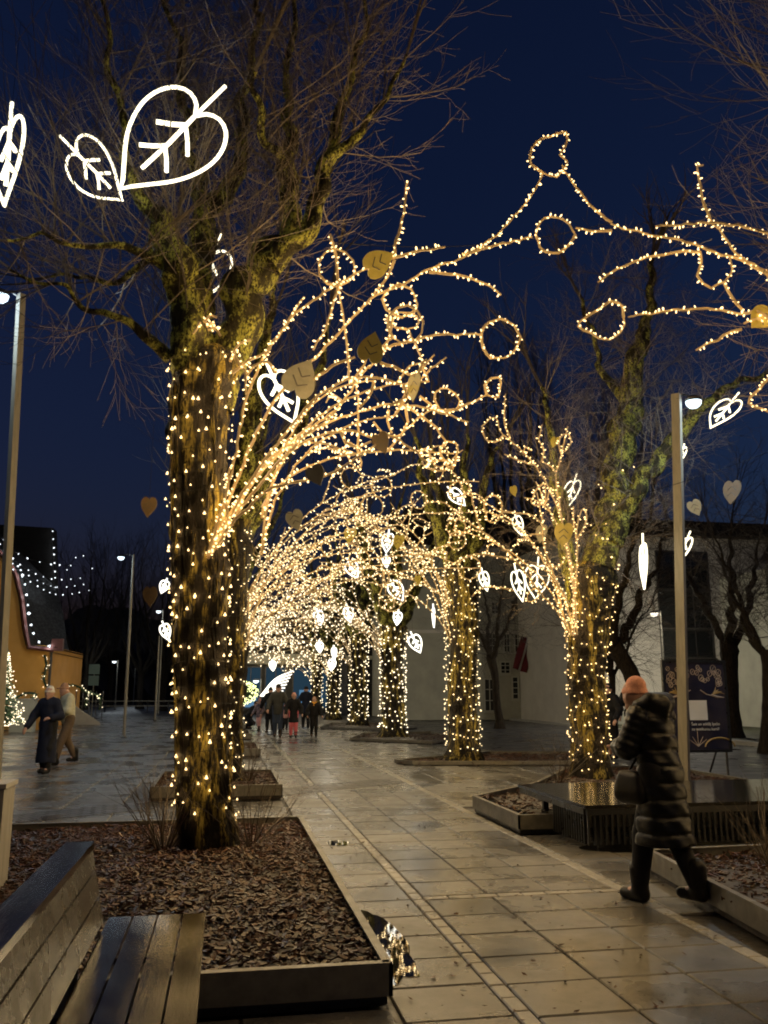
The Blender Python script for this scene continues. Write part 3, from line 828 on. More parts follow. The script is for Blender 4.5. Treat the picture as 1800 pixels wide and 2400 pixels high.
def sticks(mb, P, spacing, size=1.0, jit=.3):
    """bulbs standing off a polyline in all directions"""
    P = np.asarray(P, float); s = np.r_[0, np.cumsum(np.linalg.norm(np.diff(P, axis=0), axis=1))]
    n = max(1, int(s[-1] / spacing)); t = (np.arange(n) + nrg.uniform(-jit, jit, n) + .5) * spacing
    q = np.stack([np.interp(t, s, P[:, k]) for k in range(3)], -1)
    T = np.stack([np.interp(t, s, np.gradient(P[:, k])) for k in range(3)], -1); T /= np.linalg.norm(T, axis=1)[:, None] + 1e-9
    d = nrg.normal(0, 1, (n, 3)); d -= (d * T).sum(1)[:, None] * T; d /= np.linalg.norm(d, axis=1)[:, None] + 1e-9
    d += T * nrg.uniform(-.3, .5, (n, 1))
    mb.many(STK, STK_Q, STK_T, q, frames(d), nrg.uniform(.8, 1.15, n) * size)


def dots(mb, q, size):
    n = len(q); d = nrg.normal(0, 1, (n, 3)); mb.many(OCT, None, OCT_T, np.asarray(q), frames(d), nrg.uniform(.8, 1.2, n) * size)


def wrap_path(P, rad, pitch, seed, z0, z1, off=.02):
    rg = random.Random(seed); P = np.asarray(P, float); out = []
    turns = (z1 - z0) / pitch; n = int(turns * 20); ph = rg.uniform(0, 6)
    for i in range(n):
        f = i / n; a = ph + f * turns * 2 * PI; z = z0 + (z1 - z0) * f + .35 * pitch * mnoise.noise((i * .13, seed, 0))
        x = np.interp(z, P[:, 2], P[:, 0]); y = np.interp(z, P[:, 2], P[:, 1]); r_ = np.interp(z, P[:, 2], rad) * 1.03 + off
        out.append([x + r_ * math.cos(a), y + r_ * math.sin(a), z])
    return np.array(out)


def along(P, spacing, jit=.35):
    s = np.r_[0, np.cumsum(np.linalg.norm(np.diff(P, axis=0), axis=1))]; n = int(s[-1] / spacing)
    t = (np.arange(n) + nrg.uniform(-jit, jit, n) + .5) * spacing
    return np.stack([np.interp(t, s, P[:, k]) for k in range(3)], -1)


# string on the nearest trunk: each bulb its own piece
A1 = px_limb([(490, 2040, 170), (490, 1985, 148), (482, 1900, 132), (474, 1750, 122), (470, 1550, 120), (468, 1350, 126), (466, 1150, 128), (470, 980, 134), (478, 880, 146), (488, 760, 158)], L1Y, L1Y)
P, r_ = A1
o_ = np.argsort(P[:, 2])
W = wrap_path(P[o_], r_[o_], .21, 2, .42, 5.15, .03)
e = empty('light_string', (base1[0], L1Y, .42), 'string of warm fairy lights wound round the nearest trunk', 'fairy lights', 'strings wound round trunks')
m = MB(); m.tube(W, .0028, 3); m.build('cable', M['cable'], e)
cb = MB(); cb.add(CONE, None, CONE_T); cme = cb.mesh('bulb'); cme.materials.append(M['bulb'])
Q = along(W, .125, .45)
Q = Q + nrg.normal(0, 1, Q.shape) * [.012, .012, .06]
vis = np.argsort(Q[:, 1])                                  # the ones that face the camera, then the rest behind the trunk
cb = MB(); cb.many(CONE, None, CONE_T, Q[vis[290:]], np.repeat(np.eye(3)[None], max(0, len(Q) - 290), 0), np.full(max(0, len(Q) - 290), .85)); tag(cb.build('rear_bulbs', M['bulb'], e), kind='stuff')
for q in Q[vis[:290]]: inst('bulb', cme, q, e, rng.uniform(0, 6)).scale = [rng.uniform(.5, 1.1)] * 3


def trunk_string(P, rad, z0, z1, pitch, spacing, size, mat, label, seed, y, x):
    e = empty('light_string', (x, y, z0), label, 'fairy lights', 'strings wound round trunks')
    W = wrap_path(P, rad, pitch, seed, z0, z1, .03)
    m = MB(); m.tube(W, .005, 3); m.build('cable', M['cable'], e)
    m = MB(); Aq = along(W, spacing); dots(m, Aq + nrg.normal(0, 1, Aq.shape) * [.02, .02, pitch * .3], size); tag(m.build('bulbs', mat, e), kind='stuff')
    return e


P, r_ = px_limb([(1386, 1830, 112), (1386, 1815, 100), (1382, 1750, 88), (1378, 1650, 84), (1376, 1550, 88), (1380, 1450, 96), (1388, 1370, 106)], R1Y, R1Y)
o_ = np.argsort(P[:, 2]); trunk_string(P[o_], r_[o_], .35, 3.6,   .2, .13, 1.2, M['bulb'], 'string of fairy lights wound round the mossy trunk behind the black bench', 5, R1Y, P[0][0])
P, r_ = px_limb([(1405, 1320, 80), (1425, 1250, 72), (1440, 1180, 64), (1448, 1100, 58), (1460, 1040, 58)], R1Y, R1Y + .4)
o_ = np.argsort(P[:, 2]); trunk_string(P[o_], r_[o_], 3.7, 5.9, .5, .2, 1.6, M['bulb'], 'sparse string of fairy lights up the main limb of the mossy right tree', 6, R1Y, P[0][0])
zt = [[4.6, .5, 3.9], [4.0, .4, 3.4], [4.2, .4, 3.6], [4.0, .5, 3.5], [4.0, .5, 3.5]]
for k, (x, y) in enumerate(RT):
    r0 = [.36, .42, .40, .36, .36][k]; H = (8.5 if k == 0 else 9.5) * [.52, .40, .42, .4, .4][k]
    P = np.array([[x, y, 0], [x, y, .25], [x, y, H * .35], [x, y, H * .7], [x, y, H]]); rr = np.array([1.4, 1.08, 1, 1, 1.12]) * r0
    trunk_string(P, rr, .32 if k else .28, H, [.19, .2, .22, .25, .25][k], [.15, .2, .24, .26, .28][k], [1.5, 2.5, 2.7, 2.8, 2.9][k], M['bulb_mid'] if k == 0 else M['bulb_far'],
                 'dense string of fairy lights round the trunk of the ' + ordn[k] + ' tree in the right row', 10 + k, y, x)
for k, (x, y) in enumerate(LT):
    H = 4.5; P = np.array([[x, y, 0], [x, y, .25], [x, y, H * .35], [x, y, H * .7], [x, y, H]]); rr = np.array([1.4, 1.08, 1, 1, 1.12]) * .33
    trunk_string(P, rr, .3, H, .22, .16 + .01 * k, 1.1 + .25 * k, M['bulb_mid'] if k < 2 else M['bulb_far'], 'string of fairy lights round the trunk of the ' + ordn[k] + ' tree in the left row', 30 + k, y, x)
x, y = R0; P = np.array([[x, y, 0], [x, y, .25], [x, y, 1.4], [x, y, 2.8], [x, y, 4]]); rr = np.array([1.4, 1.08, 1, 1, 1.1]) * .36
trunk_string(P, rr, .4, 4, .25, .15, 1.5, M['bulb'], 'string of fairy lights round the trunk at the right edge', 50, y, x)


# ---- lit boughs: wrapped rods bent into branches and leaf loops
def loop_pts(c, rx, ry, rot=0.0, point=.0, n=18):
    a = np.arange(n + 1) * 2 * PI / n
    x = np.cos(a) * rx; y = np.sin(a) * ry * (1 - point * np.cos(a) * .5)
    x = np.where(np.cos(a) > .95, x * (1 + point * .35), x)
    return [(c[0] + x[i] * math.cos(rot) - y[i] * math.sin(rot), c[1] + x[i] * math.sin(rot) + y[i] * math.cos(rot)) for i in range(n + 1)]


def bough(name, label, lines, org, mat=None, spacing=.052, size=1.05, rod=.015, group='lit boughs', three_d=None):
    """lines: [(pixel polyline, Y0, Y1)], three_d: [polyline in metres]"""
    e = empty(name, org, label, 'lit branch', group)
    bm_ = MB(); rm = MB()
    Ls = [np.array([PY(x, y, Y0 + (Y1 - Y0) * i / max(1, len(L) - 1)) for i, (x, y) in enumerate(L)]) for L, Y0, Y1 in lines] + [np.asarray(t, float) for t in (three_d or [])]
    for L in Ls:
        P = crom(L, .07)
        if len(P) < 3: continue
        P[1:-1] += nrg.normal(0, .006, (len(P) - 2, 3))
        rm.tube(P, np.linspace(rod * 1.25, rod * .8, len(P)), 5)
        # the cable spirals round the rod
        s = np.r_[0, np.cumsum(np.linalg.norm(np.diff(P, axis=0), axis=1))]
        sticks(bm_, P, spacing, size)
    rm.build('rod', M['rod'], e); tag(bm_.build('bulbs', mat or M['bulb'], e), kind='stuff')
    return e


def Z3(L): return [(300 + x / 1.8433, 500 + y / 1.8433) for x, y in L]
def Z2(L): return [(900 + x / 1.8433, 200 + y / 1.8433) for x, y in L]
def Z4(L): return [(900 + x / 1.8433, 850 + y / 1.8433) for x, y in L]
def Z6(L): return [(1350 + x / 3.687, 350 + y / 3.687) for x, y in L]


org = (base1[0] + .2, 8.5, 2.9)
GL = 'lit boughs fanning from the nearest trunk'
bough('lit_bough', 'thin lit branch rising steeply past the trunk to the yellow leaf plate', [
    (Z3([(345, 1480), (400, 1290), (440, 1150), (480, 960), (512, 800), (590, 615), (700, 460), (800, 375), (900, 310), (1030, 238)]), 8.45, 8.3),
    (Z3([(590, 615), (680, 480), (762, 360)]), 8.35, 8.3),
    (Z3([(1150, 190), (1250, 165), (1370, 145)]), 8.3, 8.3), (Z3([(1150, 195), (1165, 110), (1190, 0), (1202, -110), (1210, -140)]), 8.3, 8.3),
    (Z3([(1030, 238), (1090, 215), (1150, 190)]), 8.3, 8.3), (Z3([(1150, 200), (1120, 270), (1060, 350)]), 8.3, 8.4),
    (Z3([(872, 92), (898, 200), (905, 310), (882, 400), (850, 500), (800, 590)]), 8.3, 8.4)], org, group=GL)
bough('lit_bough', 'longest lit branch, climbing to the pointed leaf loop at the top of the arch', [
    (Z3([(350, 1480), (430, 1260), (500, 1080), (580, 900), (690, 740), (790, 640), (900, 530), (1050, 370), (1200, 300), (1300, 240), (1450, 190)]) + Z2([(480, 650), (550, 580), (640, 470), (690, 380)]), 8.5, 8.7),
    (Z2([(340, 730), (480, 690), (560, 672), (640, 655)]), 8.65, 8.7),
    (Z2([(690, 380), (640, 345), (630, 300), (660, 245), (720, 220), (790, 205), (785, 260), (760, 300), (790, 330), (770, 365), (745, 395), (690, 380)]), 8.7, 8.7),
    (Z2(loop_pts((738, 645), 80, 78, 0, .3)), 8.7, 8.7),
    (Z3([(1300, 255), (1420, 268), (1530, 300), (1612, 352)]), 8.65, 8.5)], org, group=GL)
bough('lit_bough', 'lit branch ending in a round leaf loop below the arch top', [
    (Z3(loop_pts((1178, 378), 72, 68, .5, .2)), 8.6, 8.6), (Z3([(1145, 450), (1130, 520), (1100, 600), (1040, 670)]), 8.6, 8.5),
    (Z3([(1105, 585), (1200, 555), (1300, 530), (1420, 522), (1530, 525)]), 8.6, 8.8), (Z3(loop_pts((1605, 545), 84, 84, 2, .25)), 8.8, 8.8)], org, group=GL)
bough('lit_bough', 'lit branch bending over at mid height behind the golden leaf plates', [
    (Z3([(355, 1480), (450, 1290), (560, 1110), (700, 930), (760, 850), (820, 790), (960, 710), (1080, 712), (1190, 740)]), 8.5, 8.0),
    (Z3([(420, 1330), (600, 1080), (740, 960), (870, 870), (950, 790), (1000, 705), (1040, 660)]), 8.5, 8.9),
    (Z3([(800, 720), (880, 660), (980, 620)]), 8.2, 8.0), (Z3([(1090, 645), (1180, 675), (1250, 700), (1275, 640), (1292, 632)]), 8.0, 8.0), (Z3([(1190, 740), (1200, 790), (1130, 830)]), 8.0, 8.0),
    (Z3([(1065, 720), (1050, 780), (1000, 840)]), 8.1, 8.2)], org, group=GL)
bough('lit_bough', 'long level lit branch reaching right to a small loop under the arch', [
    (Z3([(350, 1480), (470, 1270), (600, 1090), (760, 965), (900, 890), (1050, 842), (1160, 822), (1320, 850), (1400, 875), (1470, 902)]), 8.5, 9.2),
    (Z3([(1320, 850), (1400, 850), (1460, 830), (1550, 785)]), 9.1, 9.3), (Z3([(1550, 785), (1540, 745), (1570, 715), (1605, 712), (1608, 760), (1600, 795), (1550, 785)]), 9.3, 9.3),
    (Z3([(1200, 830), (1290, 890), (1350, 950), (1375, 985)]), 9.1, 9.3), (Z3([(1375, 985), (1350, 1020), (1365, 1070), (1400, 1110), (1420, 1050), (1415, 990), (1375, 985)]), 9.3, 9.3),
    (Z3([(1260, 790), (1300, 820), (1330, 850)]), 9.1, 9.1), (Z3([(1125, 850), (1120, 900), (1140, 950)]), 9.0, 9.0), (Z3([(1200, 840), (1205, 900), (1180, 960), (1120, 960), (1060, 900)]), 9.0, 9.0)], org, group=GL)
bough('lit_bough', 'lower lit branch drooping to a tip over the path', [
    (Z3([(380, 1450), (470, 1300), (560, 1185), (700, 1030), (830, 960), (960, 940), (1060, 970), (1110, 950), (1200, 1000), (1295, 1075)]), 8.5, 8.1),
    (Z3([(920, 945), (940, 990), (990, 1010), (1050, 985)]), 8.2, 8.2), (Z3([(700, 1030), (760, 960), (860, 900), (900, 850)]), 8.3, 8.3)], org, group=GL)
bough('lit_bough', 'lowest lit branch of the nearest tree, running to the grey leaf plate', [
    (Z3([(345, 1490), (420, 1380), (490, 1295), (600, 1202), (700, 1165), (790, 1150), (870, 1128), (960, 1075), (1070, 1000)]), 8.5, 7.6),
    (Z3([(450, 1350), (420, 1250), (440, 1100)]), 8.4, 8.4)], org, group=GL)
# tangle of short twigs round the fork
bough('lit_bough', 'knot of lit twigs in the fork of the nearest tree', [
    (Z3([(440, 640), (480, 560), (530, 545)]), 8.35, 8.3), (Z3([(450, 690), (520, 640), (590, 600)]), 8.35, 8.3), (Z3([(455, 600), (500, 680), (510, 780)]), 8.3, 8.3),
    (Z3([(330, 470), (360, 440), (385, 450)]), 8.3, 8.3), (Z3([(350, 480), (380, 500), (400, 530)]), 8.3, 8.3), (Z3([(310, 470), (290, 500), (280, 520)]), 8.3, 8.3),
    (Z3([(640, 690), (600, 640), (540, 660), (500, 720)]), 8.3, 8.3), (Z3([(340, 490), (370, 470), (375, 500), (345, 505)]), 8.3, 8.3)], org, spacing=.045, group=GL)

# boughs of the tree at the right edge
R0p = [R0[0] - .2, R0[1] + .1, 3.3]
org0 = (R0[0], R0[1], 3.0); GR = 'lit boughs reaching in from the right edge'
far1 = [tuple(PY(1800, 645, 8.1)), (5.9, 7.7, 5.6), (6.1, 7.1, 4.6), tuple(R0p)]
bough('lit_bough', 'thick lit branch sweeping in from the right edge to meet the arch top', [
    (Z6([(1659, 1085), (1450, 970), (1250, 910), (1080, 850), (900, 790), (640, 735), (520, 710), (400, 685), (300, 645)]), 8.1, 8.6),
    (Z6([(1659, 1060), (1480, 970), (1380, 900), (1290, 770), (1235, 690), (1165, 630)]), 8.1, 8.2),
    (Z2([(985, 592), (900, 530), (830, 440), (780, 370), (770, 345)]), 8.6, 8.7), (Z2([(985, 628), (900, 632), (828, 615)]), 8.6, 8.7),
    (Z6([(1080, 890), (960, 880), (800, 900), (560, 950), (330, 1050), (190, 1150)]), 8.4, 8.6),
    (Z6([(1075, 890), (1090, 980), (1040, 1090), (1090, 1160), (1170, 1195), (1230, 1165), (1310, 1110), (1350, 1030), (1330, 940)]), 8.4, 8.4)], org0, group=GR, three_d=[far1])
bough('lit_bough', 'level lit branch with an upright tip near the top right edge', [
    (Z6([(1659, 725), (1400, 662), (1200, 640), (950, 650), (690, 665)]), 7.8, 7.9), (Z6([(1165, 630), (1120, 480), (1075, 320), (1055, 150), (1100, 135)]), 7.9, 7.9)], org0, group=GR,
    three_d=[[tuple(PY(1800, 547, 7.8)), (5.9, 7.3, 6.0), (6.2, 6.8, 4.6), tuple(R0p)]])
bough('lit_bough', 'level lit branch with a leaf loop at its left end, right of the arch', [
    (Z6([(1280, 1150), (1350, 1280), (1450, 1420), (1250, 1390), (1000, 1380), (700, 1410), (450, 1450)]), 8.2, 8.5),
    (Z6([(410, 1455), (400, 1370), (300, 1320), (180, 1390), (90, 1450), (15, 1540), (120, 1580), (200, 1635), (290, 1640), (380, 1590), (425, 1520), (410, 1455)]), 8.5, 8.5),
    (Z6([(1660, 1470), (1550, 1475), (1450, 1505)]), 8.0, 8.0), (Z6([(1430, 1555), (1340, 1570), (1220, 1640), (1120, 1690), (1035, 1735)]), 8.1, 8.2)], org0, group=GR,
    three_d=[[tuple(PY(1743, 735, 8.2)), tuple(PY(1800, 745, 7.9)), (5.95, 7.2, 4.4), tuple(R0p)]])
bough('lit_bough', 'short lit twigs at the right edge above the small neon leaf', [
    (Z4([(1700, 30), (1640, 90), (1578, 172), (1640, 200), (1700, 240)]), 7.9, 8.0)], org0, group=GR, three_d=[[tuple(PY(1822, 980, 8.0)), (5.95, 7.3, 3.6), tuple(R0p)]])

over = []  # unseen lit arms added above the path as fill light for the foreground
rg = random.Random(77)
for i in range(9):
    en = np.array([rg.uniform(.6, 4.6), rg.uniform(-1.5, 3.6), 0]); en[2] = max(4.6, 2.6 + en[1] * .95 + rg.uniform(.3, 1.6)); st_ = np.array([R0[0] - .2, R0[1] - .2, rg.uniform(2.6, 3.6)])
    md = np.array([st_[0] * .75 + en[0] * .25, st_[1] * .6 + en[1] * .4, en[2] - .2]); t = np.linspace(0, 1, 9)[:, None]; P = (1 - t) ** 2 * st_ + 2 * t * (1 - t) * md + t ** 2 * en; over.append(P)
    for k in range(3):
        d = np.array([rg.uniform(-1, .4), rg.uniform(-.8, .3), rg.uniform(-.1, .8)]); d /= np.linalg.norm(d); q = P[rg.randint(4, 8)]; over.append(np.array([q, q + d * .4 + [0, 0, .05], q + d * .8]))
bough('lit_bough', 'cluster of lit branches added overhead out of frame to light the foreground', [], org0, group=GR, three_d=over, spacing=.11, size=1.1)

# boughs of the mossy right tree
org1 = (6.2, 14.0, 2.2); G1 = 'lit boughs of the mossy right tree'
bough('lit_bough', 'steep lit branch of the mossy right tree ending in a loop by the wire', [
    (Z4([(805, 1180), (822, 1000), (800, 820), (770, 690), (720, 560), (670, 470), (600, 385), (515, 312)]), 14.0, 13.6),
    (Z4([(515, 312), (480, 345), (450, 340), (425, 290), (450, 245), (485, 240), (500, 290), (515, 312)]), 13.6, 13.6), (Z4([(545, 330), (520, 250), (525, 135)]), 13.6, 13.5),
    (Z4([(650, 440), (600, 430), (520, 395)]), 13.7, 13.5), (Z4([(680, 430), (690, 380), (670, 330), (682, 268)]), 13.7, 13.6), (Z4([(640, 380), (610, 365), (600, 390)]), 13.7, 13.7)], org1, spacing=.062, size=1.15, group=G1)
bough('lit_bough', 'upright lit branch of the mossy right tree with a loop at its tip', [
    (Z4([(812, 1150), (830, 940), (835, 800), (822, 700), (818, 620)]), 14.0, 13.8), (Z4([(835, 760), (860, 720), (875, 680), (860, 630), (838, 690), (835, 740)]), 13.8, 13.8),
    (Z4([(770, 690), (750, 560), (745, 480), (765, 400), (795, 275)]), 13.9, 13.5), (Z4([(768, 400), (755, 350), (775, 310), (800, 310), (808, 350), (780, 385)]), 13.5, 13.5), (Z4([(745, 480), (710, 440), (690, 430)]), 13.6, 13.6)], org1, spacing=.062, size=1.15, group=G1)
bough('lit_bough', 'long lit branch of the mossy right tree running left over the path', [
    (Z4([(800, 1165), (745, 1070), (680, 1000), (580, 870), (480, 770), (360, 685), (260, 605), (180, 608)]), 14.0, 13.0),
    (Z4([(420, 730), (390, 630), (375, 560), (362, 505)]), 13.3, 13.2), (Z4([(560, 850), (480, 835), (400, 828), (330, 850), (260, 890)]), 13.5, 13.0),
    (Z4([(440, 650), (430, 600), (460, 575), (500, 585), (510, 640), (480, 690), (445, 680), (440, 650)]), 13.4, 13.4), (Z4([(505, 640), (570, 650), (650, 665), (700, 720)]), 13.4, 13.6),
    (Z4([(560, 985), (480, 970), (420, 975), (380, 1010)]), 13.4, 13.2)], org1, spacing=.062, size=1.15, group=G1)
bough('lit_bough', 'tangle of lit twigs on the left flank of the mossy right tree', [
    (Z4([(810, 1120), (770, 1000), (720, 880), (690, 780), (680, 660), (660, 560)]), 14.0, 13.6), (Z4([(690, 520), (650, 560), (640, 610), (690, 610), (700, 560), (690, 520)]), 13.7, 13.7),
    (Z4([(800, 1050), (750, 950), (700, 900), (640, 870)]), 13.9, 13.6), (Z4([(815, 1180), (830, 1100), (800, 1080)]), 13.9, 13.9), (Z4([(720, 880), (760, 880), (790, 830)]), 13.8, 13.8), (Z4([(690, 740), (640, 740), (600, 760)]), 13.7, 13.7)],
    org1, spacing=.062, size=1.15, group=G1)


def fan(x, y, side, n, reach, zmax, seed, label, mat, spacing, size, zmin=3.6, subs=4, group='lit boughs over the path', h0=(2.0, 3.2), dy=1.7):
    rg = random.Random(seed); out = []
    for i in range(n):
        s = np.array([x + side * .3, y + rg.uniform(-.3, .3), rg.uniform(*h0)]); f = rg.uniform(.35, 1)
        ez = zmin + (zmax - zmin) * rg.random() ** .8
        en = np.array([x + side * reach * f, y + rg.uniform(-dy, dy), ez])
        mid = np.array([x + side * reach * f * .28, (s[1] + en[1]) / 2, s[2] + (ez - s[2]) * rg.uniform(.75, 1.05)])
        t = np.linspace(0, 1, 9)[:, None]; P = (1 - t) ** 2 * s + 2 * t * (1 - t) * mid + t ** 2 * en; out.append(P)
        for k in range(subs):
            j = rg.randint(3, 8); d = np.array([side * rg.uniform(-.3, 1), rg.uniform(-.7, .7), rg.uniform(-.6, .9)]); d /= np.linalg.norm(d); L = rg.uniform(.4, 1.1)
            q = P[j]; q1 = q + d * L * .5 + np.array([0, 0, .08]); q2 = q + d * L; out.append(np.array([q, q1, q2]))
            if rg.random() < .5:
                a = np.arange(11) * 2 * PI / 10; rr = rg.uniform(.13, .22); u = d; v = np.cross(d, [0, 1, 0]); v /= np.linalg.norm(v) + 1e-9
                out.append(q2 + u * rr + (-np.cos(a)[:, None] * u + np.sin(a)[:, None] * v) * rr)
    return bough('lit_bough', label, [], (x + side * .3, y, 2.5), mat, spacing, size, .012, group, three_d=out)


fan(base1[0] + .1, 8.75, 1, 4, 3.0, 5.3, 301, 'sheaf of lit branches spreading from the middle of the nearest trunk', M['bulb'], .06, 1.05, zmin=4.3, subs=3, group=GL, h0=(2.7, 3.5), dy=.7)
fan(6.25, 14.1, -1, 4, 2.4, 5.2, 302, 'sheaf of lit branches spreading from the mossy right trunk', M['bulb'], .07, 1.1, zmin=3.6, subs=3, group=G1, h0=(2.0, 2.8), dy=.8)
for k, (x, y) in enumerate(LT):
    fan(x, y, 1, [8, 9, 8, 7, 6, 6][k], [4.6, 4.6, 4.6, 4.6, 4.4, 4.4][k], [5.9, 6.1, 6.2, 6.2, 6.0, 5.8][k], 200 + k,
        'cluster of lit branches arching right from the ' + ordn[k] + ' tree of the left row', M['bulb_mid'] if k < 2 else M['bulb_far'], [.09, .14, .21, .30, .38, .44][k], [1.1, 1.4, 1.8, 2.3, 2.9, 3.4][k], zmin=[3.6, 3.4, 3.2, 3.0, 3.0, 3.0][k])
for k, (x, y) in enumerate(RT):
    fan(x, y, -1, [9, 8, 7, 6, 6][k], [3.6, 4.2, 4.2, 4.2, 4.2][k], [5.9, 5.9, 5.9, 5.6, 5.6][k], 230 + k,
        'cluster of lit branches arching left from the ' + ordn[k] + ' tree of the right row', M['bulb_mid'] if k < 1 else M['bulb_far'], [.11, .19, .27, .35, .42][k], [1.2, 1.7, 2.2, 2.8, 3.2][k], zmin=[3.4, 3.1, 3.1, 3.0, 3.0][k], h0=[(2.6, 3.6), (2.0, 3.0), (2.0, 3.0), (2, 3), (2, 3)][k])


# ------------------------------------------------------------------ neon leaves and leaf plates
def leaf_outline(n=40):
    """heart-shaped leaf, stalk at +y, pointed tip at -y"""
    h_ = [(.0, .33), (.06, .43), (.17, .475), (.29, .43), (.375, .30), (.40, .13), (.36, -.06), (.27, -.24), (.14, -.41), (.045, -.53), (0, -.60)]
    R_ = crom(np.array([[x, y, 0] for x, y in h_]), .045)[:, :2]
    return np.vstack([R_, (R_[::-1] * [-1, 1])[1:-1]])


VEINS = [[(0, .33), (0, -.34)], [(0, .22), (.20, .02)], [(0, .22), (-.20, .06)], [(0, -.05), (.17, -.22)], [(0, -.05), (-.16, -.20)]]


def leaf_frame(tip, stalk, turn, Y, dY=0.0):
    """axes of a leaf from the pixels of its tip and stalk end; turn = how far it is turned about its long axis"""
    a = PY(*stalk, Y); b_ = PY(*tip, Y + dY); uy = a - b_; L = np.linalg.norm(uy); uy /= L
    vd = (a + b_) / 2 - [0, 0, CAMH]; ux = np.cross(vd, uy); ux /= np.linalg.norm(ux); nn = np.cross(ux, uy)
    ux = ux * math.cos(turn) + nn * math.sin(turn)
    return (a + b_) / 2, ux, uy, L


def neon_leaf(tip, stalk, turn, Y, label, tube=.016, width=.9, mat=None, group='neon leaves', dY=0.0):
    c, ux, uy, L = leaf_frame(tip, stalk, turn, Y, dY)
    s = L / 1.35                       # tip at -.6, stalk end at +.75
    o0 = c - uy * s * .075
    e = empty('neon_leaf', o0, label, 'neon leaf', group)
    mat = mat or M['neon']
    def at(p): p = np.asarray(p, float); return o0 + p[..., :1] * ux * s * width + p[..., 1:] * uy * s
    m = MB(); m.tube(at(leaf_outline()), tube, 6, closed=True); m.build('outline', mat, e, True)
    m = MB(); m.tube(at(np.array([(0, .75), (.0, .55), (0, .33)])), tube, 6, cap=True); m.build('stalk', mat, e, True)
    for V_ in VEINS:
        m = MB(); m.tube(at(np.array([V_[0], ((V_[0][0] + V_[1][0]) / 2 + .01, (V_[0][1] + V_[1][1]) / 2), V_[1]])), tube * 1.15, 6, cap=True); m.build('vein', mat, e, True)
    # hanging wire
    m = MB(); top = at(np.array([0, .5])); m.tube([top, top + np.array([0, 0, 1.1])], .002, 3); m.build('hanging_wire', M['cable'], e)
    return e


neon_leaf((284, 442), (528, 202), .30, 7.6, 'large bright neon leaf hanging in the tree at upper left', .020, .92)
neon_leaf((287, 470), (140, 318), .5, 8.2, 'smaller neon leaf just left of the large bright one', .014, .98)
neon_leaf((10, 482), (28, 240), 1.15, 7.6, 'neon leaf seen edge-on at the left picture edge', .018)
neon_leaf((450, 712), (520, 548), .15, 9.5, 'neon leaf half hidden behind the left limb of the nearest tree', .016)
neon_leaf((690, 992), (622, 845), -.35, 8.9, 'neon leaf half covered by a grey leaf plate', .017)
neon_leaf((508, 1035), (512, 935), 1.0, 10.5, 'small narrow neon leaf right of the nearest trunk', .014)
neon_leaf((1510, 1380), (1506, 1250), 1.35, 12.2, 'narrow neon leaf seen edge-on left of the right lamp post', .017)
neon_leaf((1585, 1325), (1618, 1245), 1.0, 13.6, 'neon leaf partly behind the right lamp post', .016)
neon_leaf((1665, 1003), (1732, 920), .75, 13.0, 'neon leaf beside the lit street lamp at right', .016)
neon_leaf((1592, 1085), (1604, 1040), .9, 13.8, 'small neon leaf behind the top of the right lamp post', .014)
for tip, st, tn, Y, lab in (((1325, 1195), (1352, 1110), .9, 15.0, 'neon leaf tilted in the branches of the mossy right tree'), ((1225, 1410), (1205, 1320), .95, 15.0, 'left of the two overlapping neon leaves in the mossy right tree'),
                            ((1255, 1405), (1262, 1305), .2, 15.5, 'right of the two overlapping neon leaves in the mossy right tree'), ((1142, 1385), (1128, 1330), .8, 17.0, 'small neon leaf left of the overlapping pair'),
                            ((1090, 1185), (1048, 1140), .6, 18.0, 'neon leaf among branches at the top of the second right tree'), ((1223, 1255), (1205, 1200), .8, 17.0, 'neon leaf above the overlapping pair'),
                            ((562, 1325), (578, 1280), .5, 16.0, 'small neon leaf just right of the nearest trunk'), ((838, 1355), (812, 1308), .3, 22.0, 'neon leaf in the middle of the arch left of the stacked pair'),
                            ((905, 1295), (912, 1240), .6, 23.0, 'upper neon leaf of the stacked pair in the arch'), ((906, 1330), (905, 1298), .4, 23.0, 'lower neon leaf of the stacked pair in the arch'),
                            ((944, 1408), (912, 1355), .2, 23.0, 'round neon leaf above the third right tree'), ((930, 1465), (934, 1428), .4, 25.0, 'small neon leaf above the fork of the third right tree'),
                            ((985, 1530), (962, 1480), .3, 26.0, 'neon leaf at the right flank of the third right tree'), ((1017, 1470), (1015, 1415), 1.4, 22.0, 'neon leaf seen edge-on left of the second right tree'),
                            ((750, 1530), (748, 1500), .3, 35.0, 'tiny neon leaf by the fifth right tree, upper left'), ((784, 1545), (782, 1512), .9, 35.0, 'tiny neon leaf by the fourth right tree, upper'),
                            ((776, 1572), (780, 1540), .4, 35.0, 'tiny neon leaf by the fourth right tree, lower'), ((378, 1390), (392, 1355), .3, 20.0, 'neon leaf peeking out left of the nearest trunk, upper'),
                            ((395, 1500), (380, 1455), .5, 21.0, 'neon leaf peeking out left of the nearest trunk, lower'), ((640, 1572), (638, 1545), .3, 40.0, 'tiny neon leaf over the walkers'),
                            ((752, 1465), (742, 1425), .3, 30.0, 'tiny neon leaf deep in the arch, left'), ((822, 1460), (812, 1415), .5, 30.0, 'tiny neon leaf deep in the arch, right')):
    neon_leaf(tip, st, tn, Y, lab, .0009 * Y, .95, M['neon'] if Y < 18 else M['neon_far'])


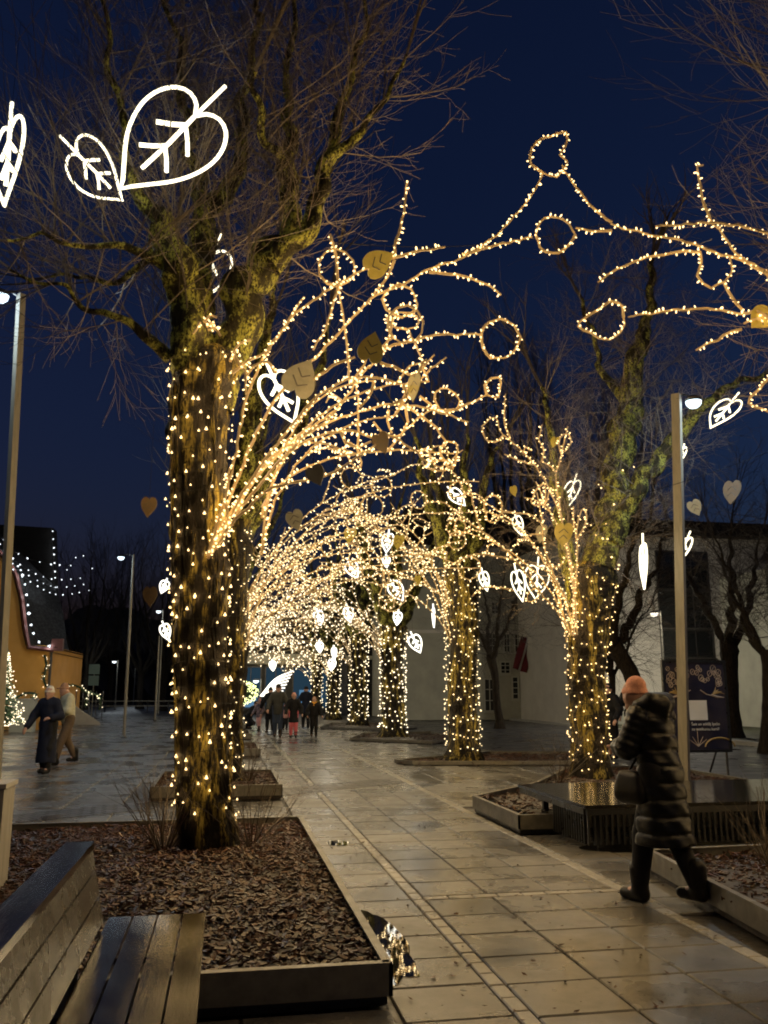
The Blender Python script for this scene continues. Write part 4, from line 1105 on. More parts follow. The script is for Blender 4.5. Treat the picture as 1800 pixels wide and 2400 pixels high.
def leaf_plate(tip, stalk, turn, Y, label, mat, width=1.0):
    c, ux, uy, L = leaf_frame(tip, stalk, turn, Y); s = L / 1.25
    o0 = c
    e = empty('leaf_plate', o0, label, 'leaf plate', 'sheet leaf ornaments')
    out = leaf_outline(36); 
    m = MB(); m.extr(out, o0, ux * s * width, uy * s, .008); m.build('plate', mat, e)
    nn = np.cross(ux, uy); nn /= np.linalg.norm(nn)
    for V_ in VEINS[1:]:
        m = MB(); a = o0 + V_[0][0] * ux * s * width + V_[0][1] * uy * s; b_ = o0 + V_[1][0] * ux * s * width + V_[1][1] * uy * s
        m.tube([a, b_], s * .024, 5, cap=True); m.build('vein', M['frame_d'], e)
    m = MB(); m.tube([o0 + uy * s * .3, o0 + uy * s * .3 + np.array([0, 0, .9])], .002, 3); m.build('hanging_wire', M['cable'], e)
    return e


for tip, st, tn, Y, lab, mt, wd in (((925, 592), (848, 640), .2, 8.25, 'bright yellow leaf plate in the upper boughs', 'gold', 1.0), ((880, 775), (860, 858), .15, 7.9, 'golden leaf plate upright in the middle boughs', 'gold', 1.05),
                                    ((730, 840), (680, 935), .1, 8.4, 'grey leaf plate covering half of a neon leaf', 'paleleaf', 1.1), ((968, 945), (972, 868), .95, 7.9, 'narrow golden leaf plate turned sideways', 'gold', 1.0),
                                    ((905, 1065), (882, 1008), .4, 8.0, 'brown gold leaf plate under the level branch', 'brownleaf', 1.1), ((752, 1140), (728, 1085), .2, 7.6, 'grey leaf plate on the lowest branch of the nearest tree', 'paleleaf', 1.15),
                                    ((700, 1245), (682, 1190), .3, 14.0, 'pale leaf plate lit from below left in the arch', 'paleleaf', 1.15), ((345, 1215), (352, 1158), .3, 9.6, 'brown leaf plate left of the nearest trunk', 'brownleaf', 1.0),
                                    ((1318, 1285), (1324, 1218), .5, 13.6, 'golden leaf plate on the mossy right tree', 'gold', 1.1), ((1640, 1210), (1618, 1168), .3, 13.0, 'small tan leaf plate right of the lamp post', 'paleleaf', 1.1),
                                    ((1712, 1185), (1718, 1118), .5, 12.5, 'tan leaf plate at far right under the lamp', 'brownleaf', 1.0), ((1760, 770), (1815, 720), .2, 8.0, 'brown leaf plate at the right edge in the lit branches', 'gold', 1.1),
                                    ((815, 1275), (825, 1232), .4, 17.0, 'golden leaf plate in the arch left of the stacked neon leaves', 'gold', 1.1), ((930, 1290), (938, 1248), .6, 18.0, 'golden leaf plate right of the stacked neon leaves', 'gold', 1.1),
                                    ((980, 1372), (978, 1345), .7, 18.0, 'small bright yellow leaf plate left of the second right tree', 'gold', 1.1), ((1208, 1165), (1200, 1135), .5, 13.0, 'tiny tan leaf plate left of the mossy right tree', 'gold', 1.0),
                                    ((1265, 1275), (1272, 1225), .7, 14.4, 'grey leaf plate in the mossy right tree', 'paleleaf', 1.0), ((1295, 1050), (1305, 1020), .5, 14.0, 'small brown leaf plate by the top loop of the mossy right tree', 'gold', 1.0),
                                    ((575, 1480), (570, 1450), .4, 16.0, 'golden leaf plate low beside the nearest trunk', 'gold', 1.1), ((352, 1425), (352, 1368), .4, 14.0, 'brown leaf plate left of the nearest trunk, lower', 'brownleaf', 1.0)):
    leaf_plate(tip, st, tn, Y, lab, M[mt], wd)

# span wires the ornaments hang from
def wire(a, b_, sag, label, r=.004):
    a = np.asarray(a, float); b_ = np.asarray(b_, float); t = np.linspace(0, 1, 14)[:, None]
    P = a + (b_ - a) * t; P[:, 2] -= sag * 4 * (t * (1 - t))[:, 0]
    m = MB(); m.tube(P, r, 4); o = m.build('span_wire', M['cable'], None, loc=a); tag(o, label, 'wire', 'span wires')


wire(PY(640, 545, 8.9), PY(1430, 522, 8.9), .25, 'thin wire spanning the arch from the nearest tree to the right')
wire(PY(1100, 985, 9.3), PY(1175, 1025, 13.6), .05, 'thin wire joining the level branch to the mossy right tree')
wire(PY(1200, 1215, 14.5), PY(1800, 1060, 11), .15, 'thin wire crossing behind the right lamp post')
wire(PY(1260, 1130, 14.5), PY(1800, 640, 8.3), .05, 'thin wire climbing from the mossy right tree to the right edge')
wire(PY(560, 1180, 14), PY(780, 1210, 14), .05, 'thin wire across the second arch')


# ------------------------------------------------------------------ street furniture
def box_part(name, c, size, mat, parent, rz=0.0, Mx=None):
    m = MB(); m.box(c, size, rz, Mx); return m.build(name, mat, parent)


# wooden bench, lower left
e = empty('park_bench', (-.35, 3.3, 0), 'wet wooden bench with slatted seat and tall back, bottom left corner', 'bench')
for k in range(4):
    x = -.545 + .1245 * k; box_part('seat_board', (x + .061, 3.20, .43), (.1145, 3.39, .04), M['wood_seat'], e)
tilt = math.atan2(.075, .37)
Mt = np.array(Matrix.Rotation(-tilt, 3, 'Y'))
for k in range(3):
    zc = .535 + .124 * k; xc = -.575 - .0245 * k
    m = MB(); m.box((xc, 3.12 - .02 * k, zc), (.035, 3.16, .1145), 0, Mt); m.build('back_board', M['wood_back'], e)
box_part('back_cap', (-.675, 3.08, .845), (.135, 3.16, .035), M['wood_seat'], e)
for y in (1.9, 3.3, 4.35):
    box_part('leg', (-.12, y, .205), (.05, .06, .41), M['blackmetal'], e); box_part('leg', (-.50, y, .205), (.05, .06, .41), M['blackmetal'], e)
    m = MB(); m.tube([(-.60, y, .03), (-.66, y, .82)], .022, 6); m.build('back_support', M['blackmetal'], e)
    box_part('crossbar', (-.31, y, .395), (.46, .05, .028), M['blackmetal'], e)

# litter bin at the left edge
e = empty('litter_bin', (-1.86, 7.3, 0), 'brown box-shaped litter bin cut by the left picture edge', 'bin')
box_part('body', (-1.86, 7.3, .46), (.50, .36, .80), M['post'], e); box_part('base', (-1.86, 7.3, .05), (.40, .28, .08), M['blackmetal'], e)
box_part('lid', (-1.86, 7.3, .885), (.53, .39, .035), M['concrete'], e); box_part('opening', (-1.86, 7.115, .72), (.32, .012, .12), M['blackmetal'], e)

# black platform bench on the right
e = empty('platform_bench', (5.4, 9.5, 0), 'wide black platform bench with slatted skirt, its wet top mirroring the fairy lights', 'bench')
nb = 14
for k in range(nb):
    y0 = 8.5 + k * 2.06 / nb; box_part('top_board', (5.52, y0 + 2.06 / nb / 2, .435), (3.76, 2.06 / nb - .006, .035), M['wetblack'], e)
box_part('frame_rail', (5.52, 8.53, .385), (3.72, .05, .06), M['blackmetal'], e); box_part('frame_rail', (3.67, 9.53, .385), (.05, 1.94, .06), M['blackmetal'], e); box_part('frame_rail', (5.52, 10.5, .385), (3.72, .05, .06), M['blackmetal'], e)
sm = MB(); sm.box((0, 0, 0), (.022, .03, .29)); sme = sm.mesh('slat'); sme.materials.append(M['blackmetal'])
for k in range(58): inst('slat', sme, (3.68 + .0635 * k, 8.53, .21), e)
for k in range(14): inst('slat', sme, (3.67, 8.60 + .0635 * k, .21), e, PI / 2)
for x in (3.9, 5.5, 7.1):
    for y in (8.75, 10.3): box_part('leg', (x, y, .18), (.06, .06, .36), M['blackmetal'], e)

# poster board
Yp = 14.9; xl, xr = 8.02, 9.33; zb, zt_ = .47, 2.15; xm = (xl + xr) / 2
e = empty('poster_board', (xm, Yp, 0), 'free-standing dark poster board in a black frame behind the right lamp post', 'poster')
for nm, c, s in (('frame_bar', (xm, Yp, zt_ - .025), (xr - xl, .06, .05)), ('frame_bar', (xm, Yp, zb + .025), (xr - xl, .06, .05)), ('frame_bar', (xl + .025, Yp, (zb + zt_) / 2), (.05, .058, zt_ - zb - .1)), ('frame_bar', (xr - .025, Yp, (zb + zt_) / 2), (.05, .058, zt_ - zb - .1))):
    box_part(nm, c, s, M['blackmetal'], e)
for x in (xl + .08, xr - .08):
    m = MB(); m.tube([(x, Yp + .05, zb + .3), (x - .02, Yp + .02, .0)], .022, 6, cap=True); m.build('leg', M['blackmetal'], e)
    m = MB(); m.tube([(x, Yp + .05, zb + .5), (x, Yp + .7, .0)], .018, 6, cap=True); m.build('strut', M['blackmetal'], e)
pm, n_, p_ = new_mat('poster_print')
co = mapcoord(n_); grad = n_.nodes.new('ShaderNodeSeparateXYZ'); n_.links.new(co, grad.inputs[0])
nz = noise_tex(n_, co, 3.0, 3)
n_.links.new(mixc(n_, ramp(n_, nz, [(.35, 0.0), (.7, 1.0)]), (.012, .012, .026), (.035, .028, .035)), p_.inputs['Base Color']); p_.inputs['Roughness'].default_value = .3
pan = box_part('poster_panel', (xm, Yp, (zb + zt_) / 2), (xr - xl - .1, .02, zt_ - zb - .1), pm, e)
art = simple('poster_gold_print', (.30, .24, .19), (.38, .31, .25), 30, (.5, .6), 0)
artg = simple('poster_ochre_print', (.26, .19, .07), (.32, .22, .08), 30, (.5, .6), 0)
white = simple('poster_white_print', (.62, .62, .6), None, 30, (.5, .6), 0)
Yf = Yp - .0125
m = MB(); rg = random.Random(5)
for k in range(34):                                        # garland of small leaf rings along the top
    fx = rg.random(); dep = (.34 if (fx < .25 or fx > .8) else .26) * rg.random() ** .7
    x = xl + .11 + fx * (xr - xl - .22); z = zt_ - .12 - dep; r_ = rg.uniform(.03, .055)
    a = np.arange(12) * 2 * PI / 12
    m.tube(np.stack([x + r_ * np.cos(a), np.full(12, Yf), z + r_ * 1.2 * np.sin(a)], -1), .005, 4, closed=True)
    m.tube([(x - r_ * .6, Yf, z - r_ * .7), (x + r_ * .5, Yf, z + r_ * .7)], .004, 4)
m.build('printed_garland', art, pan)
for sx in (-1, 1):                                         # two winged figures blowing horns
    cxp = xm + sx * .30; m = MB()
    m.tube([(cxp - sx * .20, Yf, 1.60), (cxp - sx * .08, Yf, 1.52), (cxp + sx * .02, Yf, 1.50)], .010, 4, cap=True)
    m.tube([(cxp + sx * .02, Yf, 1.51), (cxp + sx * .14, Yf, 1.47), (cxp + sx * .28, Yf, 1.46)], [.02, .022, .006], 4, cap=True); m.build('printed_figure', art, pan)
    m = MB()
    for q in range(4): m.tube([(cxp + sx * .04, Yf, 1.51), (cxp + sx * (.10 + .03 * q), Yf, 1.59 - .012 * q), (cxp + sx * (.12 + .06 * q), Yf, 1.66 - .045 * q)], [.008, .012, .003], 4)
    m.build('printed_wing', artg, pan)
m = MB(); m.box((xm + .03, Yf, 1.23), (.36, .004, .36)); m.build('white_square', white, pan)
m = MB(); X0 = xm - .02
for a in (-.9, -.5, 0, .5, .9): m.tube([(X0, Yf, .58), (X0 + .22 * math.sin(a), Yf, .58 + .25 * math.cos(a) * (1.25 if a == 0 else .8))], [.008, .004], 4)
m.build('printed_star', art, pan)
m = MB(); a = np.linspace(0, PI, 12); m.tube(np.stack([xm + .42 - .3 * np.cos(a), np.full(12, Yf), .57 + .16 * np.sin(a)], -1), .016, 4); m.build('printed_arc', artg, pan)
for k, tx in enumerate(('Šeit un atklāj īpašo', 'su notikumu karti!')):
    cu = bpy.data.curves.new('lettering', 'FONT'); cu.body = tx; cu.size = .075; cu.extrude = .001; cu.materials.append(white)
    t0_ = bpy.data.objects.new('tmp_text', cu); COL.objects.link(t0_); bpy.context.view_layer.update()
    tme = bpy.data.meshes.new_from_object(t0_.evaluated_get(bpy.context.evaluated_depsgraph_get())); bpy.data.objects.remove(t0_)
    t_ = bpy.data.objects.new('lettering', tme); COL.objects.link(t_); t_.rotation_euler = (PI / 2, 0, 0); t_.parent = pan
    t_.location = np.array([xm - .13, Yf - .002, .955 - .09 * k]) - ORG[pan.name]; ORG[t_.name] = np.zeros(3)


def lamp_post(p0, p1, wd, label, arm, mat, lens=None, lr=.1, square=True, group='lamp posts', name='lamp_post'):
    """p0 foot, p1 top (posts stand slightly out of plumb)"""
    p0 = np.asarray(p0, float); p1 = np.asarray(p1, float)
    e = empty(name, p0, label, 'lamp post', group)
    m = MB(); mid = (p0 + p1) / 2
    if square: m.tube([p0, mid, p1], wd * .5, 4, cap=True)
    else: m.tube([p0, mid, p1], [wd / 2, wd * .42, wd * .3], 8, cap=True)
    m.build('post', mat, e)
    m = MB(); m.lathe(p0, [(wd * .95, 0), (wd * .95, .03), (wd * .6, .06)], 10); m.build('base', M['blackmetal'], e)
    if lens:
        h_ = p1 + np.array(arm, float)
        m = MB(); m.tube([p1 - [0, 0, .06], (p1 + h_) / 2 + [0, 0, .06], h_ + [0, 0, .07]], .018, 6); m.build('arm', M['blackmetal'], e)
        m = MB(); m.lathe(h_, [(.01, .10), (lr * .8, .085), (lr * 1.12, .045), (lr * 1.12, .0)], 12); hd = m.build('lamp_head', M['blackmetal'], e)
        m = MB(); m.lathe(h_, [(lr * 1.05, .004), (lr * .98, -lr * .45), (lr * .6, -lr * .85), (.004, -lr * 1.0)], 12); m.build('lens', lens, hd, True)
    return e


def foot(x, y, Y): p = PY(x, y, Y); return np.array([p[0], Y, 0.0])


lamp_post(foot(1605, 1860, 12.2), PY(1585, 925, 12.2), .19, 'square grey lamp post in front of the poster board', (.27, -.05, -.12), M['post'], M['lamp'], .12)
lamp_post(foot(-10, 1850, 14), PY(50, 690, 14), .15, 'tall pale lamp post at the left picture edge', (-.33, .0, -.05), M['post'], M['lamp'], .13)
lamp_post(foot(290, 1730, 30.8), PY(313, 1300, 30.8), .11, 'slim lamp post with a lit head on the plaza', (-.42, 0, -.1), M['pole'], M['lamp'], .11, False)
lamp_post(foot(363, 1690, 47), PY(373, 1490, 47), .12, 'slim bare post farther back on the plaza', (0, 0, 0), M['pole'], None, .1, False)
for k, (px_, py_, Y, lab, lm) in enumerate(((268, 1550, 75, 'small far street lamp left of the slim post', 'lamp_far'), (312, 1540, 95, 'smallest far street lamp behind the plaza', 'lamp_far'), (1533, 1437, 33, 'small street lamp between the dark trees on the right', 'lamp_road'), (372, 1432, 60, 'far street lamp beside the wrapped trunk', 'lamp_far'), (600, 1595, 52, 'far lamp with a flat head at the end of the path', 'lamp_far'))):
    p = PY(px_, py_, Y); lamp_post((p[0] + .3, Y, 0), (p[0] + .3, Y, p[2] + .1), .12, lab, (-.3, 0, -.1), M['pole'], M[lm], .16, False, group='far street lamps', name='street_lamp')

# traffic signs on the plaza
def sign(px_, py0, py1, wpx, Y, label, mat, kind):
    a = PY(px_, py0, Y); b_ = PY(px_, py1, Y); sc2 = proj(a)[2] / FPX; wd = wpx * sc2; h = a[2] - b_[2]
    e = empty('road_sign', (a[0], Y, 0), label, 'sign', 'road signs')
    m = MB(); m.tube([(a[0], Y + .04, 0), (a[0], Y + .04, a[2])], .03, 6); m.build('pole', M['pole'], e)
    pl = box_part('plate', (a[0], Y, (a[2] + b_[2]) / 2), (wd, .03, h), mat, e)
    if kind == 'P':
        m = MB(); zc = (a[2] + b_[2]) / 2; u = h * .3
        m.box((a[0] - u * .5, Y - .02, zc), (u * .35, .01, u * 2.2)); aa = np.linspace(-PI / 2, PI / 2, 9)
        m.tube(np.stack([a[0] - u * .3 + u * .75 * np.cos(aa), np.full(9, Y - .02), zc + u * .5 + u * .5 * np.sin(aa)], -1), u * .15, 4); m.build('letter', M['frame_w'], pl)
    if kind == 'two':
        box_part('lower_plate', (a[0], Y, b_[2] - h * .65), (wd * .95, .03, h), mat, e)
    return e


signback = simple('grey_green_sign_back', (.16, .24, .21), None, 8, (.5, .7), 0); signblue = simple('blue_sign', (.03, .12, .35), None, 8, (.4, .6), 0)
sign(222, 1557, 1580, 24, 50, 'grey-green double sign plate on a pole behind the ramp', signback, 'two')
sign(164, 1588, 1603, 20, 52, 'blue parking sign with a white P beside the orange house', signblue, 'P')


# ------------------------------------------------------------------ buildings
def house(name, label, cat='building'): return None


def window(parent, x0, x1, z0, z1, Y, frame, glass, bars=(1, 1), fw=.07, depth=.06):
    w_ = empty('window', ((x0 + x1) / 2, Y, z0)); w_.parent = parent; w_.location = np.array([(x0 + x1) / 2, Y, z0]) - ORG[parent.name]
    m = MB()
    m.box(((x0 + x1) / 2, Y - .03, z1 - fw / 2), (x1 - x0, depth, fw)); m.box(((x0 + x1) / 2, Y - .03, z0 + fw / 2), (x1 - x0, depth, fw))
    m.box((x0 + fw / 2, Y - .03, (z0 + z1) / 2), (fw, depth, z1 - z0 - 2 * fw)); m.box((x1 - fw / 2, Y - .03, (z0 + z1) / 2), (fw, depth, z1 - z0 - 2 * fw))
    for k in range(bars[0]):
        x = x0 + (x1 - x0) * (k + 1) / (bars[0] + 1); m.box((x, Y - .025, (z0 + z1) / 2), (fw * .6, depth * .6, z1 - z0 - 2 * fw))
    for k in range(bars[1]):
        z = z0 + (z1 - z0) * (k + 1) / (bars[1] + 1); m.box(((x0 + x1) / 2, Y - .022, z), (x1 - x0 - 2 * fw, depth * .5, fw * .6))
    m.build('frame', frame, w_)
    m = MB(); m.box(((x0 + x1) / 2, Y - .006, (z0 + z1) / 2), (x1 - x0 - .02, .012, z1 - z0 - .02)); m.build('pane', glass, w_)
    m = MB(); m.box(((x0 + x1) / 2, Y - .07, z0 - .04), (x1 - x0 + .12, .14, .05)); m.build('sill', frame, w_)
    return w_


def wall_box(parent, x0, x1, y0, y1, z0, z1, mat, name='wall'):
    return box_part(name, ((x0 + x1) / 2, (y0 + y1) / 2, (z0 + z1) / 2), (x1 - x0, y1 - y0, z1 - z0), mat, parent)


# pale building on the right
e = empty('pale_building', (24, 43, 0), 'pale plastered building with a dark glazed strip on the right', 'building')
wall_box(e, 16.2, 36, 38, 48, 0, 9.0, M['plaster'])
m = MB(); m.box((26, 43, 9.12), (20.6, 11, .24)); m.box((26, 43, 9.6), (19.0, 9.0, .7)); m.build('roof', M['roof'], e)
wall_box(e, 16.15, 36.05, 37.93, 38.0, 0, .55, M['plaster_dark'], 'base_strip')
for k, (z0, z1) in enumerate(((.9, 3.05), (3.1, 4.45), (4.5, 6.35), (6.4, 8.3))): window(e, 20.5, 23.3, z0, z1, 38, M['frame_d'], M['glass'], (2, 0), .06)
for z in (4.47, 3.07): box_part('light_strip', (21.9, 37.93, z), (2.7, .03, .03), M['concrete'], e)
window(e, 30, 31.4, 1.2, 3.2, 38, M['frame_d'], M['glass'])
# gutter bracket house corner at far right
e = empty('eaves_shed', (26.5, 32, 0), 'dark tiled roof corner with gutter cut by the right edge', 'building')
p = PY(1788, 1312, 32); wall_box(e, p[0] + .4, p[0] + 5, 32.5, 36, 0, p[2] - .3, M['plaster_dark'])
m = MB(); m.extr([(0, 0), (5, 0), (5, 1.6), (1.2, 1.4)], (p[0], 32.2, p[2]), (1, 0, 0), (0, .5, .86), .2); m.build('roof', M['roof'], e)
m = MB(); m.tube([(p[0] - .1, 32, p[2] - .1), (p[0] + 5, 32, p[2] - .1)], .07, 6); m.tube([(p[0] + .1, 32, p[2] - .15), (p[0] + .6, 32.4, p[2] - .8), (p[0] + .6, 32.4, 0)], .05, 6); m.build('gutter', M['pole'], e)

# grey house with windows
Yh = 46.0
e = empty('grey_house', (13, 49, 0), 'grey-green two-storey house with tall windows and a hanging flag behind the second right tree', 'building')
wall_box(e, 9.2, 18.5, Yh, 54, 0, 9.6, M['plaster_dark'])
m = MB(); m.extr([(-.4, 0), (9.7, 0), (8.6, 2.6), (.7, 2.6)], (9.2, Yh - .2, 9.62), (1, 0, 0), (0, .45, .89), .15); m.build('roof', M['roof'], e)
for z in (4.75, 9.4): box_part('cornice', (13.85, Yh - .08, z), (9.4, .16, .18), M['plaster'], e)
def wpx(x0, x1, y0, y1, fr='frame_w', bars=(1, 2)):
    a = PY(x0, y1, Yh); b_ = PY(x1, y0, Yh); window(e, a[0], b_[0], a[2], b_[2], Yh, M[fr], M['glass'], bars)
wpx(1135, 1160, 1590, 1668); wpx(1172, 1196, 1550, 1580); wpx(1200, 1215, 1585, 1640, bars=(0, 3)); wpx(1228, 1250, 1585, 1672); wpx(1150, 1170, 1410, 1440); wpx(1180, 1195, 1480, 1530); wpx(1205, 1222, 1480, 1530); wpx(1256, 1274, 1480, 1530)
wpx(1145, 1162, 1480, 1530); wpx(1195, 1215, 1405, 1440); wpx(1235, 1255, 1405, 1440)
a = PY(1260, 1675, Yh); b_ = PY(1290, 1560, Yh)
d_ = box_part('door', ((a[0] + b_[0]) / 2, Yh - .03, b_[2] / 2), (b_[0] - a[0], .06, b_[2]), M['frame_d'], e)
box_part('handle', (b_[0] - .12, Yh - .09, 1.05), (.04, .06, .14), M['pole'], d_)
box_part('door_canopy', ((a[0] + b_[0]) / 2, Yh - .4, b_[2] + .1), (b_[0] - a[0] + .6, .8, .1), M['frame_d'], e)
# flag
fl = PY(1225, 1495, 44.8); e = empty('wall_flag', (fl[0] + .3, 45.4, fl[2] - 1.2), 'dark red and white flag hanging at an angle on the grey house', 'flag')
m = MB(); m.tube([(fl[0] + .5, 46, fl[2] - 1.6), (fl[0] - .1, 44.6, fl[2] + .2)], .025, 6); m.build('pole', M['pole'], e)
red = cloth('flag_red', (.10, .016, .018)); wh = cloth('flag_white', (.45, .44, .42))
for k, (mt, s0, s1) in enumerate(((red, 0, .4), (wh, .4, .6), (red, .6, 1.0))):
    m = MB(); gx = np.linspace(s0, s1, 5); gz = np.linspace(0, 1, 8); V = []
    for u in gx:
        for v_ in gz: V.append([fl[0] - .1 + u * .75 - v_ * .55, 44.7 + .12 * math.sin(u * 9 + v_ * 3), fl[2] + .1 - v_ * 1.75 + u * -.25])
    q = [[i * 8 + j, (i + 1) * 8 + j, (i + 1) * 8 + j + 1, i * 8 + j + 1] for i in range(4) for j in range(7)]
    m.add(V, q); fo = m.build('cloth_stripe', mt, e, True); md = fo.modifiers.new('thick', 'SOLIDIFY'); md.thickness = .008
# lit garland by the door
p0 = PY(1278, 1610, 45.3); e = empty('door_garland', (p0[0], 45.3, 0), 'thin vertical garland of lights beside the door of the grey house', 'garland')
Lg = np.array([PY(x, y, 45.3) for x, y in ((1272, 1600), (1280, 1606), (1277, 1630), (1275, 1650), (1278, 1682))]); Pg = crom(Lg, .1)
m = MB(); m.tube(Pg, .02, 4); m.build('cable', M['cable'], e); m = MB(); dots(m, along(Pg, .11) + nrg.normal(0, .04, (len(along(Pg, .11)), 3)), 2.6); tag(m.build('bulbs', M['bulb_far'], e), kind='stuff')

# dark building and shop at the end of the path
e = empty('dark_house', (8, 56, 0), 'dark house front behind the third right tree', 'building')
wall_box(e, 7.6, 13.5, 54, 62, 0, 8.5, M['roof']); box_part('cornice', (10.5, 53.9, 3.6), (6, .2, .25), M['plaster_dark'], e)
for x in (8.4, 9.8, 11.2): window(e, x, x + .9, 1.0, 3.0, 54, M['frame_d'], M['glass']); window(e, x, x + .9, 4.6, 6.4, 54, M['frame_d'], M['glass'])
Ys = 60.0
e = empty('glazed_shop', (4, 63, 0), 'low glazed shop front glowing blue at the end of the path', 'building')
wall_box(e, .6, 7.5, Ys, 68, 0, 6.5, M['shopwall']); box_part('fascia', (4.05, Ys - .12, 3.7), (7.0, .24, .7), M['plaster_dark'], e); box_part('roof', (4.05, 64, 6.62), (7.4, 8.4, .2), M['roof'], e)
a = PY(762, 1672, Ys); b_ = PY(810, 1582, Ys)
for k, (x0, x1) in enumerate(((1.0, 2.5), (2.7, 4.2), (4.6, 7.2))):
    window(e, x0, x1, .3, 3.2, Ys, M['frame_d'], M['bluewin'], (1 if k < 2 else 0, 0), .09)
box_part('window_display', (5.9, Ys - .05, 1.0), (1.6, .03, 1.2), M['bluepanel'], e); box_part('window_display', (1.8, Ys - .05, .8), (.8, .03, .7), M['bluepanel'], e)

# orange house with a flared dark roof, left edge
Yo = 38.0
e = empty('orange_house', (-11, 41, 0), 'orange plastered house with a steep dark flared roof edged in white lights', 'building')
c0 = PY(105, 1620, Yo); ev = PY(75, 1512, Yo)
wall_box(e, -18, c0[0], Yo, Yo + 9, 0, ev[2], M['plaster_orange'])
prof_px = [(75, 1512), (66, 1470), (58, 1400), (45, 1345), (28, 1312), (-5, 1280), (-60, 1225), (-130, 1160)]
prof = [PY(x, y, Yo) for x, y in prof_px]
gp = [(p_[0] - .25, p_[2] - .05) for p_ in prof]
poly = gp + [(-18, gp[-1][1]), (-18, ev[2] - .02)]
m = MB(); V = np.array([[x, Yo + .02, z] for x, z in poly]); n = len(V); cc_ = V.mean(0); cc_[0] = -15; cc_[2] = ev[2] + .3
m.add(np.vstack([V, cc_]), None, [[n, (i + 1) % n, i] for i in range(n)]); m.build('gable', M['plaster_orange'], e)
pr = [PY(132, 1518, Yo)] + prof
m = MB(); th = .18; V = []
for y in (Yo - .35, Yo + 9):
    for p_ in pr: V.append([p_[0], y, p_[2]])
    for p_ in pr: V.append([p_[0] - .12, y, p_[2] - th])
k = len(pr); q = []
for i in range(k - 1):
    q += [[i, i + 1, 2 * k + i + 1, 2 * k + i], [k + i, 3 * k + i, 3 * k + i + 1, k + i + 1], [i, k + i, k + i + 1, i + 1]]
m.add(V, q); m.build('roof', M['roof'], e)
ra = PY(124, 1237, Yo + 9.2); rb = PY(131, 1512, Yo + 9.2); Yr = Yo + 9.2
m = MB(); m.extr([(rb[0], rb[2]), (ra[0], ra[2]), (ra[0] - 9, ra[2] + .3), (ra[0] - 9, 1.0), (rb[0] - 1.2, 1.0)], (0, Yr + .6, 0), (1, 0, 0), (0, 0, 1), 1.1); m.build('rear_roof', M['roof'], e)
m = MB(); m.tube([p_ + np.array([-.02, -.38, -.12]) for p_ in pr], .09, 4); m.build('bargeboard', M['redtrim'], e)
box_part('eave_end', (pr[0][0] + .1, Yo - .3, pr[0][2] + .1), (.45, .3, .5), M['redtrim'], e)
m = MB(); m.tube([(c0[0] + .12, Yo + .1, ev[2]), (c0[0] + .12, Yo + .1, 0)], .06, 6); m.build('downpipe', M['frame_d'], e)
# white light strings on that roof
def white_string(px_, Y0, Y1, label, spacing, size, droop=None):
    L = np.array([PY(x, y, Y0 + (Y1 - Y0) * i / max(1, len(px_) - 1)) for i, (x, y) in enumerate(px_)]); P = crom(L, .2)
    e = empty('white_light_string', L[0], label, 'string lights', 'white string lights')
    m = MB(); m.tube(P, .012, 3); m.build('cable', M['cable'], e); m = MB(); dots(m, along(P, spacing, .12), size); tag(m.build('bulbs', M['bulb_cool'], e), kind='stuff')


white_string([(-10, 1265), (28, 1308), (52, 1345), (62, 1390), (68, 1440), (80, 1490), (100, 1510), (135, 1518)], Yo - .5, Yo - .5, 'string of bright white bulbs along the flared gable edge', .42, 5.5)
white_string([(123, 1238), (127, 1300), (130, 1380), (131, 1440), (129, 1505)], Yo + 9, Yo + 9, 'string of white bulbs down the far roof edge', .42, 4.0)
for k in (1, 3, 4, 5):
    y0 = 1242 + 14 * k; white_string([(0, y0), (40 + 8 * k, y0 + 42 + 3 * k), (110 + 6 * k, y0 + 62 + 4 * k), (170 + 10 * k, y0 + 70)], Yo - 3, Yo + 4 + k, ['highest', 'second highest', 'third highest', 'third lowest', 'second lowest', 'lowest'][k] + ' drooping strand of white bulbs in front of the dark roof', 1.0, 3.2)
white_string([(150, 1345), (190, 1300), (230, 1355)], Yo + 10, Yo + 12, 'short strand of faint white bulbs right of the roof', .8, 3.4)

# ramp wall and garland
e = empty('ramp_wall', (-7.8, 43, 0), 'low pale ramp wall below the lit garland', 'wall')
m = MB(); a = PY(175, 1680, 43); b_ = PY(238, 1680, 43); m.extr([(a[0], 0), (b_[0], 0), (b_[0] - .1, .12), (a[0], .85)], (0, 43, 0), (1, 0, 0), (0, 0, 1), .25); m.build('wall', M['concrete'], e)
m = MB()
for k in range(5):
    x = a[0] + (b_[0] - a[0]) * k / 4; m.tube([(x, 43, .2), (x, 43, 1.55)], .02, 5)
m.build('railing', M['blackmetal'], e)
def garland(px_, Y, label, n=2.4, mat=None, leaf=True, spacing=.09):
    P = crom(np.array([PY(x, y, Y) for x, y in px_]), .1); e = empty('lit_garland', P[0], label, 'garland', 'lit garlands')
    m = MB(); m.tube(P, .05, 5)
    for q in along(P, .05): d = rnd_dir(rng); m.tube([q, q + d * .14], .012, 3)
    m.build('fir_sprigs', M['fir'], e)
    A = along(P, spacing); m = MB(); dots(m, A + nrg.normal(0, .07, A.shape), n); tag(m.build('bulbs', mat or M['bulb_far'], e), kind='stuff')


